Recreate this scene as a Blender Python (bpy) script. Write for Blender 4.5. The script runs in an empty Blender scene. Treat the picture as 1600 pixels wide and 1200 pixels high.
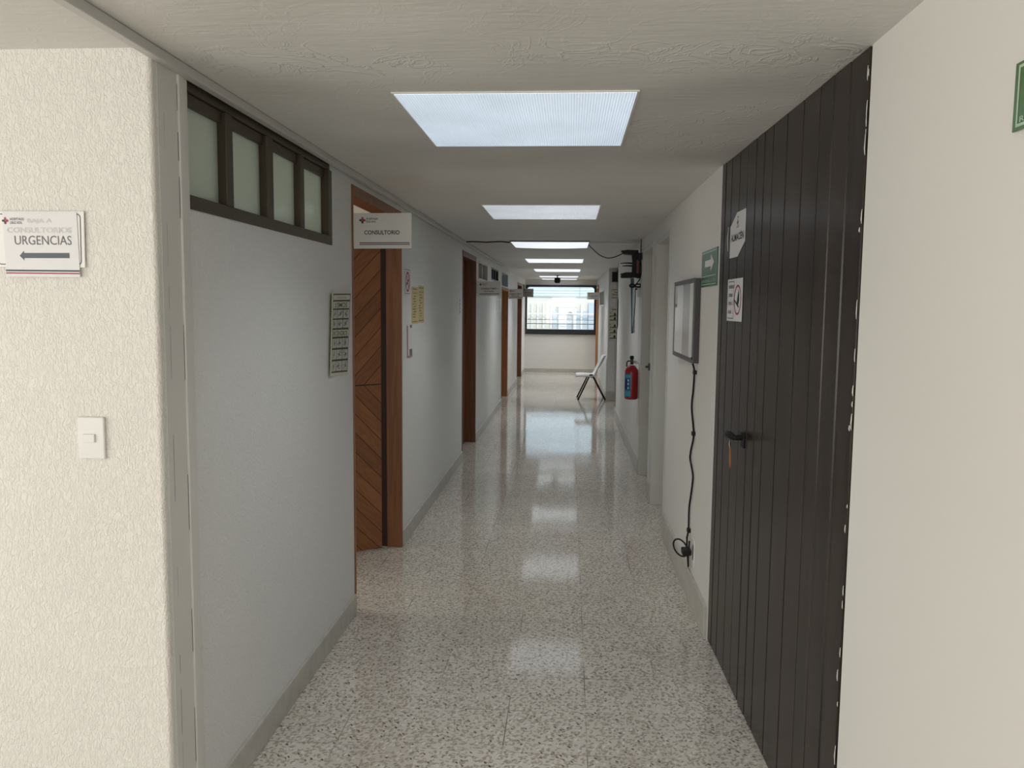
import bpy, bmesh, math, random
from mathutils import Vector, Matrix
random.seed(7)
S = bpy.context.scene
COL = S.collection

# ------------------------------------------------------------------ camera, world, sun, large lights, exposure
cam_d = bpy.data.cameras.new('camera')
cam_d.sensor_fit = 'HORIZONTAL'
cam_d.sensor_width = 36.0
cam_d.lens = 1275.12 * 36.0 / 1600.0
cam_d.clip_start = 0.02
cam = bpy.data.objects.new('camera', cam_d)
COL.objects.link(cam)
RX, UX, WX = (0.99748128, 0.07029458, 0.00947507), (-0.01609078, 0.09415384, 0.99542762), (-0.06908105, 0.99307287, -0.09504779)
M = Matrix.Identity(4)
for i in range(3):
    M[i][0], M[i][1], M[i][2] = RX[i], UX[i], -WX[i]
M.translation = Vector((0, 0, 1.6))
cam.matrix_world = M
S.camera = cam

S.view_settings.view_transform = 'Standard'
S.view_settings.look = 'None'
S.view_settings.exposure = 0.0
S.view_settings.gamma = 1.0
S.view_settings.use_curve_mapping = False

world = bpy.data.worlds.new('sky')
S.world = world
world.use_nodes = True
bg = world.node_tree.nodes['Background']
bg.inputs[0].default_value = (0.88, 0.94, 1.0, 1)
bg.inputs[1].default_value = 1.45

def add_light(name, kind, loc, direction, energy, color, size=None, size_y=None, spread=None):
    d = bpy.data.lights.new(name, kind)
    d.energy = energy
    d.color = color
    if kind == 'AREA':
        d.shape = 'RECTANGLE'
        d.size = size
        d.size_y = size_y
        if spread:
            d.spread = math.radians(spread)
    o = bpy.data.objects.new(name, d)
    COL.objects.link(o)
    o.location = loc
    o.rotation_euler = Vector(direction).to_track_quat('-Z', 'Y').to_euler()
    return o

sun = add_light('sun', 'SUN', (0, 0, 12), (-0.25, 0.75, -0.6), 1.5, (1.0, 0.95, 0.87))
sun.data.angle = 0.01
# daylight through the hall's big window (left of and behind the photographer)
add_light('hall_window_daylight', 'AREA', (-4.35, -1.3, 1.35), (1, 0.12, -0.05), 90, (1.0, 0.95, 0.87), 4.2, 1.5)
add_light('hall_back_window_daylight', 'AREA', (-1.2, -3.95, 1.4), (0, 1, -0.06), 46, (1.0, 0.955, 0.88), 3.0, 1.4)
# daylight in the consulting room behind the half-open door, and in the sunny room at the far end
add_light('consulting_room_daylight', 'AREA', (-4.3, 4.3, 1.5), (1, 0, 0), 42, (1.0, 0.95, 0.85), 2.2, 1.2)
add_light('far_room_daylight', 'AREA', (1.9, 19.2, 1.3), (-1, 0.12, -0.12), 7, (1.0, 0.88, 0.70), 0.9, 1.4)

H = 2.25           # ceiling height
XL = -1.09         # left corridor wall face
XR = 0.685         # right corridor wall face

# ------------------------------------------------------------------ materials
MATS = {}
def new_mat(name):
    m = bpy.data.materials.new(name)
    m.use_nodes = True
    MATS[name] = m
    nt = m.node_tree
    return m, nt, nt.nodes['Principled BSDF']

def node(nt, typ, **kw):
    n = nt.nodes.new(typ)
    for k, v in kw.items():
        if k.startswith('i_'):
            key = k[2:]
            key = int(key) if key.isdigit() else key
            n.inputs[key].default_value = v
        else:
            setattr(n, k, v)
    return n

def mat(name, col, rough=0.6, metal=0.0, bump=0.0, bscale=80.0, var=0.0, vscale=3.0, spec=0.5, alpha=1.0, trans=0.0, emit=None, estr=0.0):
    m, nt, p = new_mat(name)
    p.inputs['Base Color'].default_value = (*col, 1)
    p.inputs['Roughness'].default_value = rough
    p.inputs['Metallic'].default_value = metal
    p.inputs['Specular IOR Level'].default_value = spec
    p.inputs['Transmission Weight'].default_value = trans
    if emit:
        p.inputs['Emission Color'].default_value = (*emit, 1)
        p.inputs['Emission Strength'].default_value = estr
    tc = node(nt, 'ShaderNodeTexCoord')
    nz = node(nt, 'ShaderNodeTexNoise')
    nz.inputs['Scale'].default_value = vscale
    nz.inputs['Detail'].default_value = 4
    nt.links.new(tc.outputs['Object'], nz.inputs['Vector'])
    if var > 0:
        mx = node(nt, 'ShaderNodeMix', data_type='RGBA')
        mx.inputs[6].default_value = (*[c * (1 - var) for c in col], 1)
        mx.inputs[7].default_value = (*[min(1, c * (1 + var)) for c in col], 1)
        nt.links.new(nz.outputs['Fac'], mx.inputs[0])
        nt.links.new(mx.outputs[2], p.inputs['Base Color'])
    if bump > 0:
        nb = node(nt, 'ShaderNodeTexNoise')
        nb.inputs['Scale'].default_value = bscale
        nb.inputs['Detail'].default_value = 3
        nt.links.new(tc.outputs['Object'], nb.inputs['Vector'])
        b = node(nt, 'ShaderNodeBump')
        b.inputs['Strength'].default_value = bump
        b.inputs['Distance'].default_value = 0.01
        nt.links.new(nb.outputs['Fac'], b.inputs['Height'])
        nt.links.new(b.outputs['Normal'], p.inputs['Normal'])
    return m

def plaster_mat(name, col, scale=(60, 60, 26), strength=0.5, dist=0.006, rough=0.75, var=0.03):
    """painted wall with a worm-like raised plaster relief"""
    m, nt, p = new_mat(name)
    p.inputs['Roughness'].default_value = rough
    p.inputs['Specular IOR Level'].default_value = 0.25
    tc = node(nt, 'ShaderNodeTexCoord')
    mp = node(nt, 'ShaderNodeMapping')
    mp.inputs['Scale'].default_value = scale
    nt.links.new(tc.outputs['Object'], mp.inputs['Vector'])
    nz = node(nt, 'ShaderNodeTexNoise', i_Scale=1.0, i_Detail=2.0, i_Distortion=1.4)
    nt.links.new(mp.outputs[0], nz.inputs['Vector'])
    rp = node(nt, 'ShaderNodeMapRange')
    rp.inputs[1].default_value = 0.42
    rp.inputs[2].default_value = 0.62
    nt.links.new(nz.outputs['Fac'], rp.inputs[0])
    b = node(nt, 'ShaderNodeBump')
    b.inputs['Strength'].default_value = strength
    b.inputs['Distance'].default_value = dist
    nt.links.new(rp.outputs[0], b.inputs['Height'])
    nt.links.new(b.outputs['Normal'], p.inputs['Normal'])
    n2 = node(nt, 'ShaderNodeTexNoise', i_Scale=1.7, i_Detail=5.0)
    nt.links.new(tc.outputs['Object'], n2.inputs['Vector'])
    mx = node(nt, 'ShaderNodeMix', data_type='RGBA')
    mx.inputs[6].default_value = (*[c * (1 - var) for c in col], 1)
    mx.inputs[7].default_value = (*[min(1, c * (1 + var)) for c in col], 1)
    nt.links.new(n2.outputs['Fac'], mx.inputs[0])
    nt.links.new(mx.outputs[2], p.inputs['Base Color'])
    return m

M_HALL = plaster_mat('hall_plaster', (0.80, 0.78, 0.73), (115, 115, 52), 0.50, 0.005)
M_WALL = plaster_mat('corridor_plaster', (0.76, 0.768, 0.76), (85, 85, 60), 0.42, 0.0045, 0.5)
M_WALLR = plaster_mat('right_wall_paint', (0.755, 0.75, 0.725), (60, 60, 50), 0.18, 0.004, 0.5)
M_SMOOTH = mat('smooth_cream_paint', (0.79, 0.775, 0.73), 0.6, bump=0.08, bscale=14, var=0.02, vscale=1.5)
M_STRIP = mat('grey_white_paint', (0.69, 0.68, 0.65), 0.5, bump=0.15, bscale=20, var=0.03, vscale=4)
M_JAMB = mat('off_white_enamel', (0.60, 0.595, 0.545), 0.4, bump=0.06, bscale=12, var=0.03, vscale=2)
M_BASE = mat('terrazzo_skirting', (0.50, 0.485, 0.445), 0.4, bump=0.1, bscale=60, var=0.22, vscale=16)
M_WOODEDGE = None

# ceiling: brushed old paint, with cracked flakes
def ceiling_mat():
    m, nt, p = new_mat('ceiling_paint')
    p.inputs['Roughness'].default_value = 0.6
    p.inputs['Specular IOR Level'].default_value = 0.3
    tc = node(nt, 'ShaderNodeTexCoord')
    n1 = node(nt, 'ShaderNodeTexNoise', i_Scale=1.6, i_Detail=6.0)
    nt.links.new(tc.outputs['Object'], n1.inputs['Vector'])
    mx = node(nt, 'ShaderNodeMix', data_type='RGBA')
    mx.inputs[6].default_value = (0.67, 0.66, 0.63, 1)
    mx.inputs[7].default_value = (0.75, 0.742, 0.715, 1)
    nt.links.new(n1.outputs['Fac'], mx.inputs[0])
    nt.links.new(mx.outputs[2], p.inputs['Base Color'])
    # brush streaks
    mp = node(nt, 'ShaderNodeMapping')
    mp.inputs['Scale'].default_value = (3.0, 14.0, 1)
    nt.links.new(tc.outputs['Object'], mp.inputs['Vector'])
    n2 = node(nt, 'ShaderNodeTexNoise', i_Scale=2.0, i_Detail=6.0, i_Distortion=0.8)
    nt.links.new(mp.outputs[0], n2.inputs['Vector'])
    # flakes: ridged noise, only in patches
    n3 = node(nt, 'ShaderNodeTexNoise', i_Scale=7.0, i_Detail=6.0, i_Distortion=1.2)
    nt.links.new(tc.outputs['Object'], n3.inputs['Vector'])
    ab = node(nt, 'ShaderNodeMath', operation='SUBTRACT', i_1=0.5)
    nt.links.new(n3.outputs['Fac'], ab.inputs[0])
    ab2 = node(nt, 'ShaderNodeMath', operation='ABSOLUTE')
    nt.links.new(ab.outputs[0], ab2.inputs[0])
    rg = node(nt, 'ShaderNodeMapRange')
    rg.inputs[1].default_value = 0.0
    rg.inputs[2].default_value = 0.035
    rg.inputs[3].default_value = 1.0
    rg.inputs[4].default_value = 0.0
    nt.links.new(ab2.outputs[0], rg.inputs[0])
    n4 = node(nt, 'ShaderNodeTexNoise', i_Scale=1.1, i_Detail=2.0)
    nt.links.new(tc.outputs['Object'], n4.inputs['Vector'])
    rm = node(nt, 'ShaderNodeMapRange')
    rm.inputs[1].default_value = 0.38
    rm.inputs[2].default_value = 0.55
    nt.links.new(n4.outputs['Fac'], rm.inputs[0])
    ds = node(nt, 'ShaderNodeVectorMath', operation='DISTANCE')
    ds.inputs[1].default_value = (0.42, 2.85, 2.25)
    nt.links.new(tc.outputs['Object'], ds.inputs[0])
    dm = node(nt, 'ShaderNodeMapRange')
    dm.inputs[1].default_value = 0.25
    dm.inputs[2].default_value = 0.75
    dm.inputs[3].default_value = 1.5
    dm.inputs[4].default_value = 0.0
    nt.links.new(ds.outputs['Value'], dm.inputs[0])
    sy = node(nt, 'ShaderNodeSeparateXYZ')
    nt.links.new(tc.outputs['Object'], sy.inputs[0])
    by_ = node(nt, 'ShaderNodeMath', operation='SUBTRACT', i_1=2.22)
    nt.links.new(sy.outputs[1], by_.inputs[0])
    bz = node(nt, 'ShaderNodeMath', operation='ABSOLUTE')
    nt.links.new(by_.outputs[0], bz.inputs[0])
    bb = node(nt, 'ShaderNodeMapRange')
    bb.inputs[1].default_value = 0.03
    bb.inputs[2].default_value = 0.16
    bb.inputs[3].default_value = 1.0
    bb.inputs[4].default_value = 0.0
    nt.links.new(bz.outputs[0], bb.inputs[0])
    s1 = node(nt, 'ShaderNodeMath', operation='MAXIMUM')
    nt.links.new(dm.outputs[0], s1.inputs[0])
    nt.links.new(bb.outputs[0], s1.inputs[1])
    s2 = node(nt, 'ShaderNodeMath', operation='MULTIPLY_ADD', i_1=0.75, i_2=0.06)
    nt.links.new(s1.outputs[0], s2.inputs[0])
    s3 = node(nt, 'ShaderNodeMath', operation='MULTIPLY')
    nt.links.new(s2.outputs[0], s3.inputs[0])
    nt.links.new(rm.outputs[0], s3.inputs[1])
    mu = node(nt, 'ShaderNodeMath', operation='MULTIPLY')
    nt.links.new(rg.outputs[0], mu.inputs[0])
    nt.links.new(s3.outputs[0], mu.inputs[1])
    ad = node(nt, 'ShaderNodeMath', operation='MULTIPLY_ADD', i_1=0.40)
    nt.links.new(n2.outputs['Fac'], ad.inputs[0])
    nt.links.new(mu.outputs[0], ad.inputs[2])
    nw = node(nt, 'ShaderNodeTexNoise', i_Scale=1.3, i_Detail=1.0)
    nt.links.new(tc.outputs['Object'], nw.inputs['Vector'])
    b0 = node(nt, 'ShaderNodeBump')
    b0.inputs['Strength'].default_value = 0.8
    b0.inputs['Distance'].default_value = 0.07
    nt.links.new(nw.outputs['Fac'], b0.inputs['Height'])
    b = node(nt, 'ShaderNodeBump')
    b.inputs['Strength'].default_value = 0.38
    b.inputs['Distance'].default_value = 0.012
    nt.links.new(b0.outputs['Normal'], b.inputs['Normal'])
    nt.links.new(ad.outputs[0], b.inputs['Height'])
    nt.links.new(b.outputs['Normal'], p.inputs['Normal'])
    return m
M_CEIL = ceiling_mat()

def terrazzo_mat():
    m, nt, p = new_mat('terrazzo_tile')
    L = nt.links.new
    tc = node(nt, 'ShaderNodeTexCoord')
    # tile cell ids and joints (0.305 m tiles)
    T = 0.306
    mp = node(nt, 'ShaderNodeMapping')
    mp.inputs['Location'].default_value = (-0.088 / T, -0.04 / T, 0)
    mp.inputs['Scale'].default_value = (1 / T, 1 / T, 1)
    L(tc.outputs['Object'], mp.inputs['Vector'])
    sx = node(nt, 'ShaderNodeSeparateXYZ')
    L(mp.outputs[0], sx.inputs[0])
    joints = []
    for k in (0, 1):
        fr = node(nt, 'ShaderNodeMath', operation='FRACT')
        L(sx.outputs[k], fr.inputs[0])
        su = node(nt, 'ShaderNodeMath', operation='SUBTRACT', i_1=0.5)
        L(fr.outputs[0], su.inputs[0])
        aa = node(nt, 'ShaderNodeMath', operation='ABSOLUTE')
        L(su.outputs[0], aa.inputs[0])
        gt = node(nt, 'ShaderNodeMapRange')
        gt.inputs[1].default_value = 0.490
        gt.inputs[2].default_value = 0.496
        L(aa.outputs[0], gt.inputs[0])
        joints.append(gt)
    jm = node(nt, 'ShaderNodeMath', operation='MAXIMUM')
    L(joints[0].outputs[0], jm.inputs[0])
    L(joints[1].outputs[0], jm.inputs[1])
    # joints come and go: many are polished flush
    jn = node(nt, 'ShaderNodeTexNoise', i_Scale=2.3, i_Detail=3.0)
    L(tc.outputs['Object'], jn.inputs['Vector'])
    jr = node(nt, 'ShaderNodeMapRange')
    jr.inputs[1].default_value = 0.48
    jr.inputs[2].default_value = 0.66
    jr.inputs[3].default_value = 0.10
    jr.inputs[4].default_value = 1.0
    L(jn.outputs['Fac'], jr.inputs[0])
    jj = node(nt, 'ShaderNodeMath', operation='MULTIPLY')
    L(jm.outputs[0], jj.inputs[0])
    L(jr.outputs[0], jj.inputs[1])
    fl = node(nt, 'ShaderNodeVectorMath', operation='FLOOR')
    L(mp.outputs[0], fl.inputs[0])
    wn = node(nt, 'ShaderNodeTexWhiteNoise', noise_dimensions='3D')
    L(fl.outputs[0], wn.inputs['Vector'])
    # ground colour
    gn = node(nt, 'ShaderNodeTexNoise', i_Scale=1.3, i_Detail=5.0)
    L(tc.outputs['Object'], gn.inputs['Vector'])
    base = node(nt, 'ShaderNodeMix', data_type='RGBA')
    base.inputs[6].default_value = (0.60, 0.55, 0.49, 1)
    base.inputs[7].default_value = (0.65, 0.625, 0.58, 1)
    L(gn.outputs['Fac'], base.inputs[0])
    tv = node(nt, 'ShaderNodeMapRange')
    tv.inputs[3].default_value = 0.93
    tv.inputs[4].default_value = 1.06
    L(wn.outputs['Value'], tv.inputs[0])
    bm = node(nt, 'ShaderNodeVectorMath', operation='SCALE')
    L(base.outputs[2], bm.inputs[0])
    L(tv.outputs[0], bm.inputs['Scale'])
    cur = bm.outputs[0]
    # chips: several sparse voronoi layers, stretched in different directions
    wob = node(nt, 'ShaderNodeTexNoise', i_Scale=70.0, i_Detail=1.0)
    L(tc.outputs['Object'], wob.inputs['Vector'])
    wsc = node(nt, 'ShaderNodeVectorMath', operation='SCALE')
    wsc.inputs['Scale'].default_value = 0.006
    L(wob.outputs['Color'], wsc.inputs[0])
    wad = node(nt, 'ShaderNodeVectorMath', operation='ADD')
    L(tc.outputs['Object'], wad.inputs[0])
    L(wsc.outputs[0], wad.inputs[1])
    layers = [  # angle, scale, fraction, radius, colour a, colour b
        (0.3, (36, 78, 1), 0.52, 0.36, (0.49, 0.435, 0.365), (0.40, 0.355, 0.30)),
        (1.5, (34, 74, 1), 0.48, 0.36, (0.50, 0.45, 0.385), (0.36, 0.325, 0.28)),
        (2.4, (37, 80, 1), 0.42, 0.34, (0.44, 0.39, 0.335), (0.31, 0.27, 0.23)),
        (0.9, (36, 84, 1), 0.07, 0.30, (0.20, 0.16, 0.125), (0.12, 0.095, 0.08)),
        (2.0, (30, 55, 1), 0.25, 0.30, (0.72, 0.70, 0.65), (0.66, 0.64, 0.58)),
    ]
    for k, (ang, sc, frac, rad, ca, cb) in enumerate(layers):
        m2 = node(nt, 'ShaderNodeMapping', vector_type='POINT')
        m2.inputs['Rotation'].default_value = (0, 0, ang)
        m2.inputs['Location'].default_value = (3.1 * k, 1.7 * k, 0)
        L(wad.outputs[0], m2.inputs['Vector'])
        m3 = node(nt, 'ShaderNodeMapping')
        m3.inputs['Scale'].default_value = sc
        L(m2.outputs[0], m3.inputs['Vector'])
        vo = node(nt, 'ShaderNodeTexVoronoi', voronoi_dimensions='2D', i_Scale=1.0)
        L(m3.outputs[0], vo.inputs['Vector'])
        sp = node(nt, 'ShaderNodeSeparateColor')
        L(vo.outputs['Color'], sp.inputs[0])
        lt = node(nt, 'ShaderNodeMath', operation='LESS_THAN', i_1=frac)
        L(sp.outputs[0], lt.inputs[0])
        md = node(nt, 'ShaderNodeMapRange')
        md.inputs[1].default_value = rad * 0.85
        md.inputs[2].default_value = rad
        md.inputs[3].default_value = 1.0
        md.inputs[4].default_value = 0.0
        L(vo.outputs['Distance'], md.inputs[0])
        mm = node(nt, 'ShaderNodeMath', operation='MULTIPLY')
        L(lt.outputs[0], mm.inputs[0])
        L(md.outputs[0], mm.inputs[1])
        cc = node(nt, 'ShaderNodeMix', data_type='RGBA')
        cc.inputs[6].default_value = (*ca, 1)
        cc.inputs[7].default_value = (*cb, 1)
        L(sp.outputs[1], cc.inputs[0])
        mx = node(nt, 'ShaderNodeMix', data_type='RGBA')
        L(mm.outputs[0], mx.inputs[0])
        L(cur, mx.inputs[6])
        L(cc.outputs[2], mx.inputs[7])
        cur = mx.outputs[2]
    mj = node(nt, 'ShaderNodeMix', data_type='RGBA')
    mj.inputs[7].default_value = (0.22, 0.195, 0.165, 1)
    L(jj.outputs[0], mj.inputs[0])
    L(cur, mj.inputs[6])
    L(mj.outputs[2], p.inputs['Base Color'])
    # polish: slightly uneven, each tile tipped a hair
    rn = node(nt, 'ShaderNodeMapRange')
    rn.inputs[3].default_value = 0.04
    rn.inputs[4].default_value = 0.12
    L(gn.outputs['Fac'], rn.inputs[0])
    L(rn.outputs[0], p.inputs['Roughness'])
    p.inputs['Specular IOR Level'].default_value = 0.5
    ge = node(nt, 'ShaderNodeNewGeometry')
    ws = node(nt, 'ShaderNodeVectorMath', operation='SUBTRACT')
    ws.inputs[1].default_value = (0.5, 0.5, 0.5)
    L(wn.outputs['Color'], ws.inputs[0])
    wm = node(nt, 'ShaderNodeVectorMath', operation='MULTIPLY')
    wm.inputs[1].default_value = (0.004, 0.004, 0)
    L(ws.outputs[0], wm.inputs[0])
    wa = node(nt, 'ShaderNodeVectorMath', operation='ADD')
    L(ge.outputs['Normal'], wa.inputs[0])
    L(wm.outputs[0], wa.inputs[1])
    no = node(nt, 'ShaderNodeVectorMath', operation='NORMALIZE')
    L(wa.outputs[0], no.inputs[0])
    L(no.outputs[0], p.inputs['Normal'])
    return m
M_FLOOR = terrazzo_mat()

def wood_mat(name, c1, c2, rough=0.4, scale=(30, 30, 1.6), rot=(0, 0, 0), coat=0.0, bump=0.12, spec=0.5):
    m, nt, p = new_mat(name)
    L = nt.links.new
    p.inputs['Roughness'].default_value = rough
    p.inputs['Specular IOR Level'].default_value = spec
    p.inputs['Coat Weight'].default_value = coat
    p.inputs['Coat Roughness'].default_value = 0.25
    tc = node(nt, 'ShaderNodeTexCoord')
    mp = node(nt, 'ShaderNodeMapping')
    mp.inputs['Scale'].default_value = scale
    mp.inputs['Rotation'].default_value = rot
    L(tc.outputs['Object'], mp.inputs['Vector'])
    nz = node(nt, 'ShaderNodeTexNoise', i_Scale=1.0, i_Detail=5.0, i_Distortion=0.7)
    L(mp.outputs[0], nz.inputs['Vector'])
    sn = node(nt, 'ShaderNodeMath', operation='MULTIPLY', i_1=26.0)
    L(nz.outputs['Fac'], sn.inputs[0])
    sw = node(nt, 'ShaderNodeMath', operation='SINE')
    L(sn.outputs[0], sw.inputs[0])
    rr = node(nt, 'ShaderNodeMapRange')
    rr.inputs[1].default_value = -1.0
    L(sw.outputs[0], rr.inputs[0])
    mx = node(nt, 'ShaderNodeMix', data_type='RGBA')
    mx.inputs[6].default_value = (*c1, 1)
    mx.inputs[7].default_value = (*c2, 1)
    L(rr.outputs[0], mx.inputs[0])
    L(mx.outputs[2], p.inputs['Base Color'])
    b = node(nt, 'ShaderNodeBump')
    b.inputs['Strength'].default_value = bump
    b.inputs['Distance'].default_value = 0.002
    L(nz.outputs['Fac'], b.inputs['Height'])
    L(b.outputs['Normal'], p.inputs['Normal'])
    return m
M_FRAME = wood_mat('red_brown_wood', (0.195, 0.075, 0.031), (0.265, 0.106, 0.045), 0.42, (16, 16, 1.1))
M_FRAME2 = wood_mat('dark_red_wood', (0.12, 0.040, 0.020), (0.18, 0.062, 0.030), 0.42, (16, 16, 1.1))
M_OAK = wood_mat('orange_wood', (0.34, 0.15, 0.055), (0.43, 0.20, 0.08), 0.45, (16, 16, 1.1))
M_REBATE_SHADE = mat('rebate_shade_brown', (0.03, 0.012, 0.007), 0.7)  # brown taken near black to carry the rebate's shade
M_PANEL = wood_mat('dark_stained_plank', (0.016, 0.0115, 0.009), (0.032, 0.021, 0.016), 0.27, (22, 22, 0.8), coat=0.0, spec=0.30)
M_GROOVE_SHADOW = mat('dark_gap_and_shadow', (0.008, 0.007, 0.006), 0.9)  # plank gaps, and the shadow line painted beside the trunking

def chevron_mat():
    """diagonal planks meeting at mid height; object x runs along the leaf, z up"""
    m, nt, p = new_mat('chevron_plank')
    L = nt.links.new
    p.inputs['Roughness'].default_value = 0.42
    tc = node(nt, 'ShaderNodeTexCoord')
    sx = node(nt, 'ShaderNodeSeparateXYZ')
    L(tc.outputs['Object'], sx.inputs[0])
    dz = node(nt, 'ShaderNodeMath', operation='SUBTRACT', i_1=1.08)
    L(sx.outputs[2], dz.inputs[0])
    az = node(nt, 'ShaderNodeMath', operation='ABSOLUTE')
    L(dz.outputs[0], az.inputs[0])
    # u grows away from the hinge: planks climb towards the hinge above, fall towards it below
    t = node(nt, 'ShaderNodeMath', operation='ADD')
    L(az.outputs[0], t.inputs[0])
    L(sx.outputs[0], t.inputs[1])
    q = node(nt, 'ShaderNodeMath', operation='DIVIDE', i_1=0.122)
    L(t.outputs[0], q.inputs[0])
    fr = node(nt, 'ShaderNodeMath', operation='FRACT')
    L(q.outputs[0], fr.inputs[0])
    fl = node(nt, 'ShaderNodeMath', operation='FLOOR')
    L(q.outputs[0], fl.inputs[0])
    g1 = node(nt, 'ShaderNodeMath', operation='LESS_THAN', i_1=0.05)
    L(fr.outputs[0], g1.inputs[0])
    g2 = node(nt, 'ShaderNodeMath', operation='LESS_THAN', i_1=0.004)
    L(az.outputs[0], g2.inputs[0])
    g = node(nt, 'ShaderNodeMath', operation='MAXIMUM')
    L(g1.outputs[0], g.inputs[0])
    L(g2.outputs[0], g.inputs[1])
    # grain along the plank: coordinates (t, u - |dz|)
    s = node(nt, 'ShaderNodeMath', operation='SUBTRACT')
    L(sx.outputs[0], s.inputs[0])
    L(az.outputs[0], s.inputs[1])
    cv = node(nt, 'ShaderNodeCombineXYZ')
    t2 = node(nt, 'ShaderNodeMath', operation='MULTIPLY', i_1=15.0)
    L(t.outputs[0], t2.inputs[0])
    s2 = node(nt, 'ShaderNodeMath', operation='MULTIPLY', i_1=2.2)
    L(s.outputs[0], s2.inputs[0])
    f2 = node(nt, 'ShaderNodeMath', operation='MULTIPLY', i_1=7.3)
    L(fl.outputs[0], f2.inputs[0])
    L(t2.outputs[0], cv.inputs[0])
    L(s2.outputs[0], cv.inputs[1])
    L(f2.outputs[0], cv.inputs[2])
    nz = node(nt, 'ShaderNodeTexNoise', i_Scale=1.0, i_Detail=4.0, i_Distortion=0.8)
    L(cv.outputs[0], nz.inputs['Vector'])
    sn = node(nt, 'ShaderNodeMath', operation='MULTIPLY', i_1=30.0)
    L(nz.outputs['Fac'], sn.inputs[0])
    sw = node(nt, 'ShaderNodeMath', operation='SINE')
    L(sn.outputs[0], sw.inputs[0])
    rr = node(nt, 'ShaderNodeMapRange')
    rr.inputs[1].default_value = -1.0
    L(sw.outputs[0], rr.inputs[0])
    mx = node(nt, 'ShaderNodeMix', data_type='RGBA')
    mx.inputs[6].default_value = (0.265, 0.105, 0.042, 1)
    mx.inputs[7].default_value = (0.32, 0.13, 0.053, 1)
    L(rr.outputs[0], mx.inputs[0])
    wn = node(nt, 'ShaderNodeTexWhiteNoise', noise_dimensions='1D')
    L(fl.outputs[0], wn.inputs['W'])
    tv = node(nt, 'ShaderNodeMapRange')
    tv.inputs[3].default_value = 0.82
    tv.inputs[4].default_value = 1.12
    L(wn.outputs['Value'], tv.inputs[0])
    vs = node(nt, 'ShaderNodeVectorMath', operation='SCALE')
    L(mx.outputs[2], vs.inputs[0])
    L(tv.outputs[0], vs.inputs['Scale'])
    mg = node(nt, 'ShaderNodeMix', data_type='RGBA')
    mg.inputs[7].default_value = (0.05, 0.02, 0.01, 1)
    L(g.outputs[0], mg.inputs[0])
    L(vs.outputs[0], mg.inputs[6])
    L(mg.outputs[2], p.inputs['Base Color'])
    b = node(nt, 'ShaderNodeBump', invert=True)
    b.inputs['Strength'].default_value = 0.6
    b.inputs['Distance'].default_value = 0.003
    L(g.outputs[0], b.inputs['Height'])
    L(b.outputs['Normal'], p.inputs['Normal'])
    return m
M_CHEV = chevron_mat()

def frosted_mat(name, col, trans=0.6, rough=0.12):
    m, nt, p = new_mat(name)
    L = nt.links.new
    p.inputs['Base Color'].default_value = (*col, 1)
    p.inputs['Roughness'].default_value = rough
    tr = node(nt, 'ShaderNodeBsdfTranslucent')
    tr.inputs[0].default_value = (*col, 1)
    mx = node(nt, 'ShaderNodeMixShader')
    mx.inputs[0].default_value = trans
    L(p.outputs[0], mx.inputs[1])
    L(tr.outputs[0], mx.inputs[2])
    L(mx.outputs[0], nt.nodes['Material Output'].inputs[0])
    return m
M_FROST = frosted_mat('frosted_glass', (0.66, 0.72, 0.67), 0.55)

def clear_mat(name, tint=(0.95, 0.98, 1.0), refl=0.08):
    m, nt, p = new_mat(name)
    L = nt.links.new
    t = node(nt, 'ShaderNodeBsdfTransparent')
    t.inputs[0].default_value = (*tint, 1)
    g = node(nt, 'ShaderNodeBsdfGlossy')
    g.inputs['Roughness'].default_value = 0.02
    fz = node(nt, 'ShaderNodeFresnel', i_IOR=1.45)
    mx = node(nt, 'ShaderNodeMixShader')
    L(fz.outputs[0], mx.inputs[0])
    L(t.outputs[0], mx.inputs[1])
    L(g.outputs[0], mx.inputs[2])
    L(mx.outputs[0], nt.nodes['Material Output'].inputs[0])
    return m
M_GLASS = clear_mat('window_glass')

def diffuser_mat(name, col, strength, lo=0.90):
    """ribbed prismatic acrylic lit from behind"""
    m, nt, p = new_mat(name)
    L = nt.links.new
    p.inputs['Base Color'].default_value = (0.75, 0.78, 0.80, 1)
    p.inputs['Roughness'].default_value = 0.25
    tc = node(nt, 'ShaderNodeTexCoord')
    wv = node(nt, 'ShaderNodeTexWave', wave_type='BANDS', bands_direction='X', wave_profile='SIN', i_Scale=36.0)
    L(tc.outputs['Object'], wv.inputs['Vector'])
    nz = node(nt, 'ShaderNodeTexNoise', i_Scale=4.0, i_Detail=5.0)
    L(tc.outputs['Object'], nz.inputs['Vector'])
    a = node(nt, 'ShaderNodeMapRange')
    a.inputs[3].default_value = lo
    a.inputs[4].default_value = 2.0 - lo
    L(wv.outputs['Fac'], a.inputs[0])
    c = node(nt, 'ShaderNodeMapRange')
    c.inputs[1].default_value = 0.3
    c.inputs[2].default_value = 0.7
    c.inputs[3].default_value = 0.88
    c.inputs[4].default_value = 1.10
    L(nz.outputs['Fac'], c.inputs[0])
    mu = node(nt, 'ShaderNodeMath', operation='MULTIPLY')
    L(a.outputs[0], mu.inputs[0])
    L(c.outputs[0], mu.inputs[1])
    m2 = node(nt, 'ShaderNodeMath', operation='MULTIPLY', i_1=strength)
    L(mu.outputs[0], m2.inputs[0])
    p.inputs['Emission Color'].default_value = (*col, 1)
    L(m2.outputs[0], p.inputs['Emission Strength'])
    b = node(nt, 'ShaderNodeBump')
    b.inputs['Strength'].default_value = 0.3
    b.inputs['Distance'].default_value = 0.002
    L(wv.outputs['Fac'], b.inputs['Height'])
    L(b.outputs['Normal'], p.inputs['Normal'])
    return m
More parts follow.
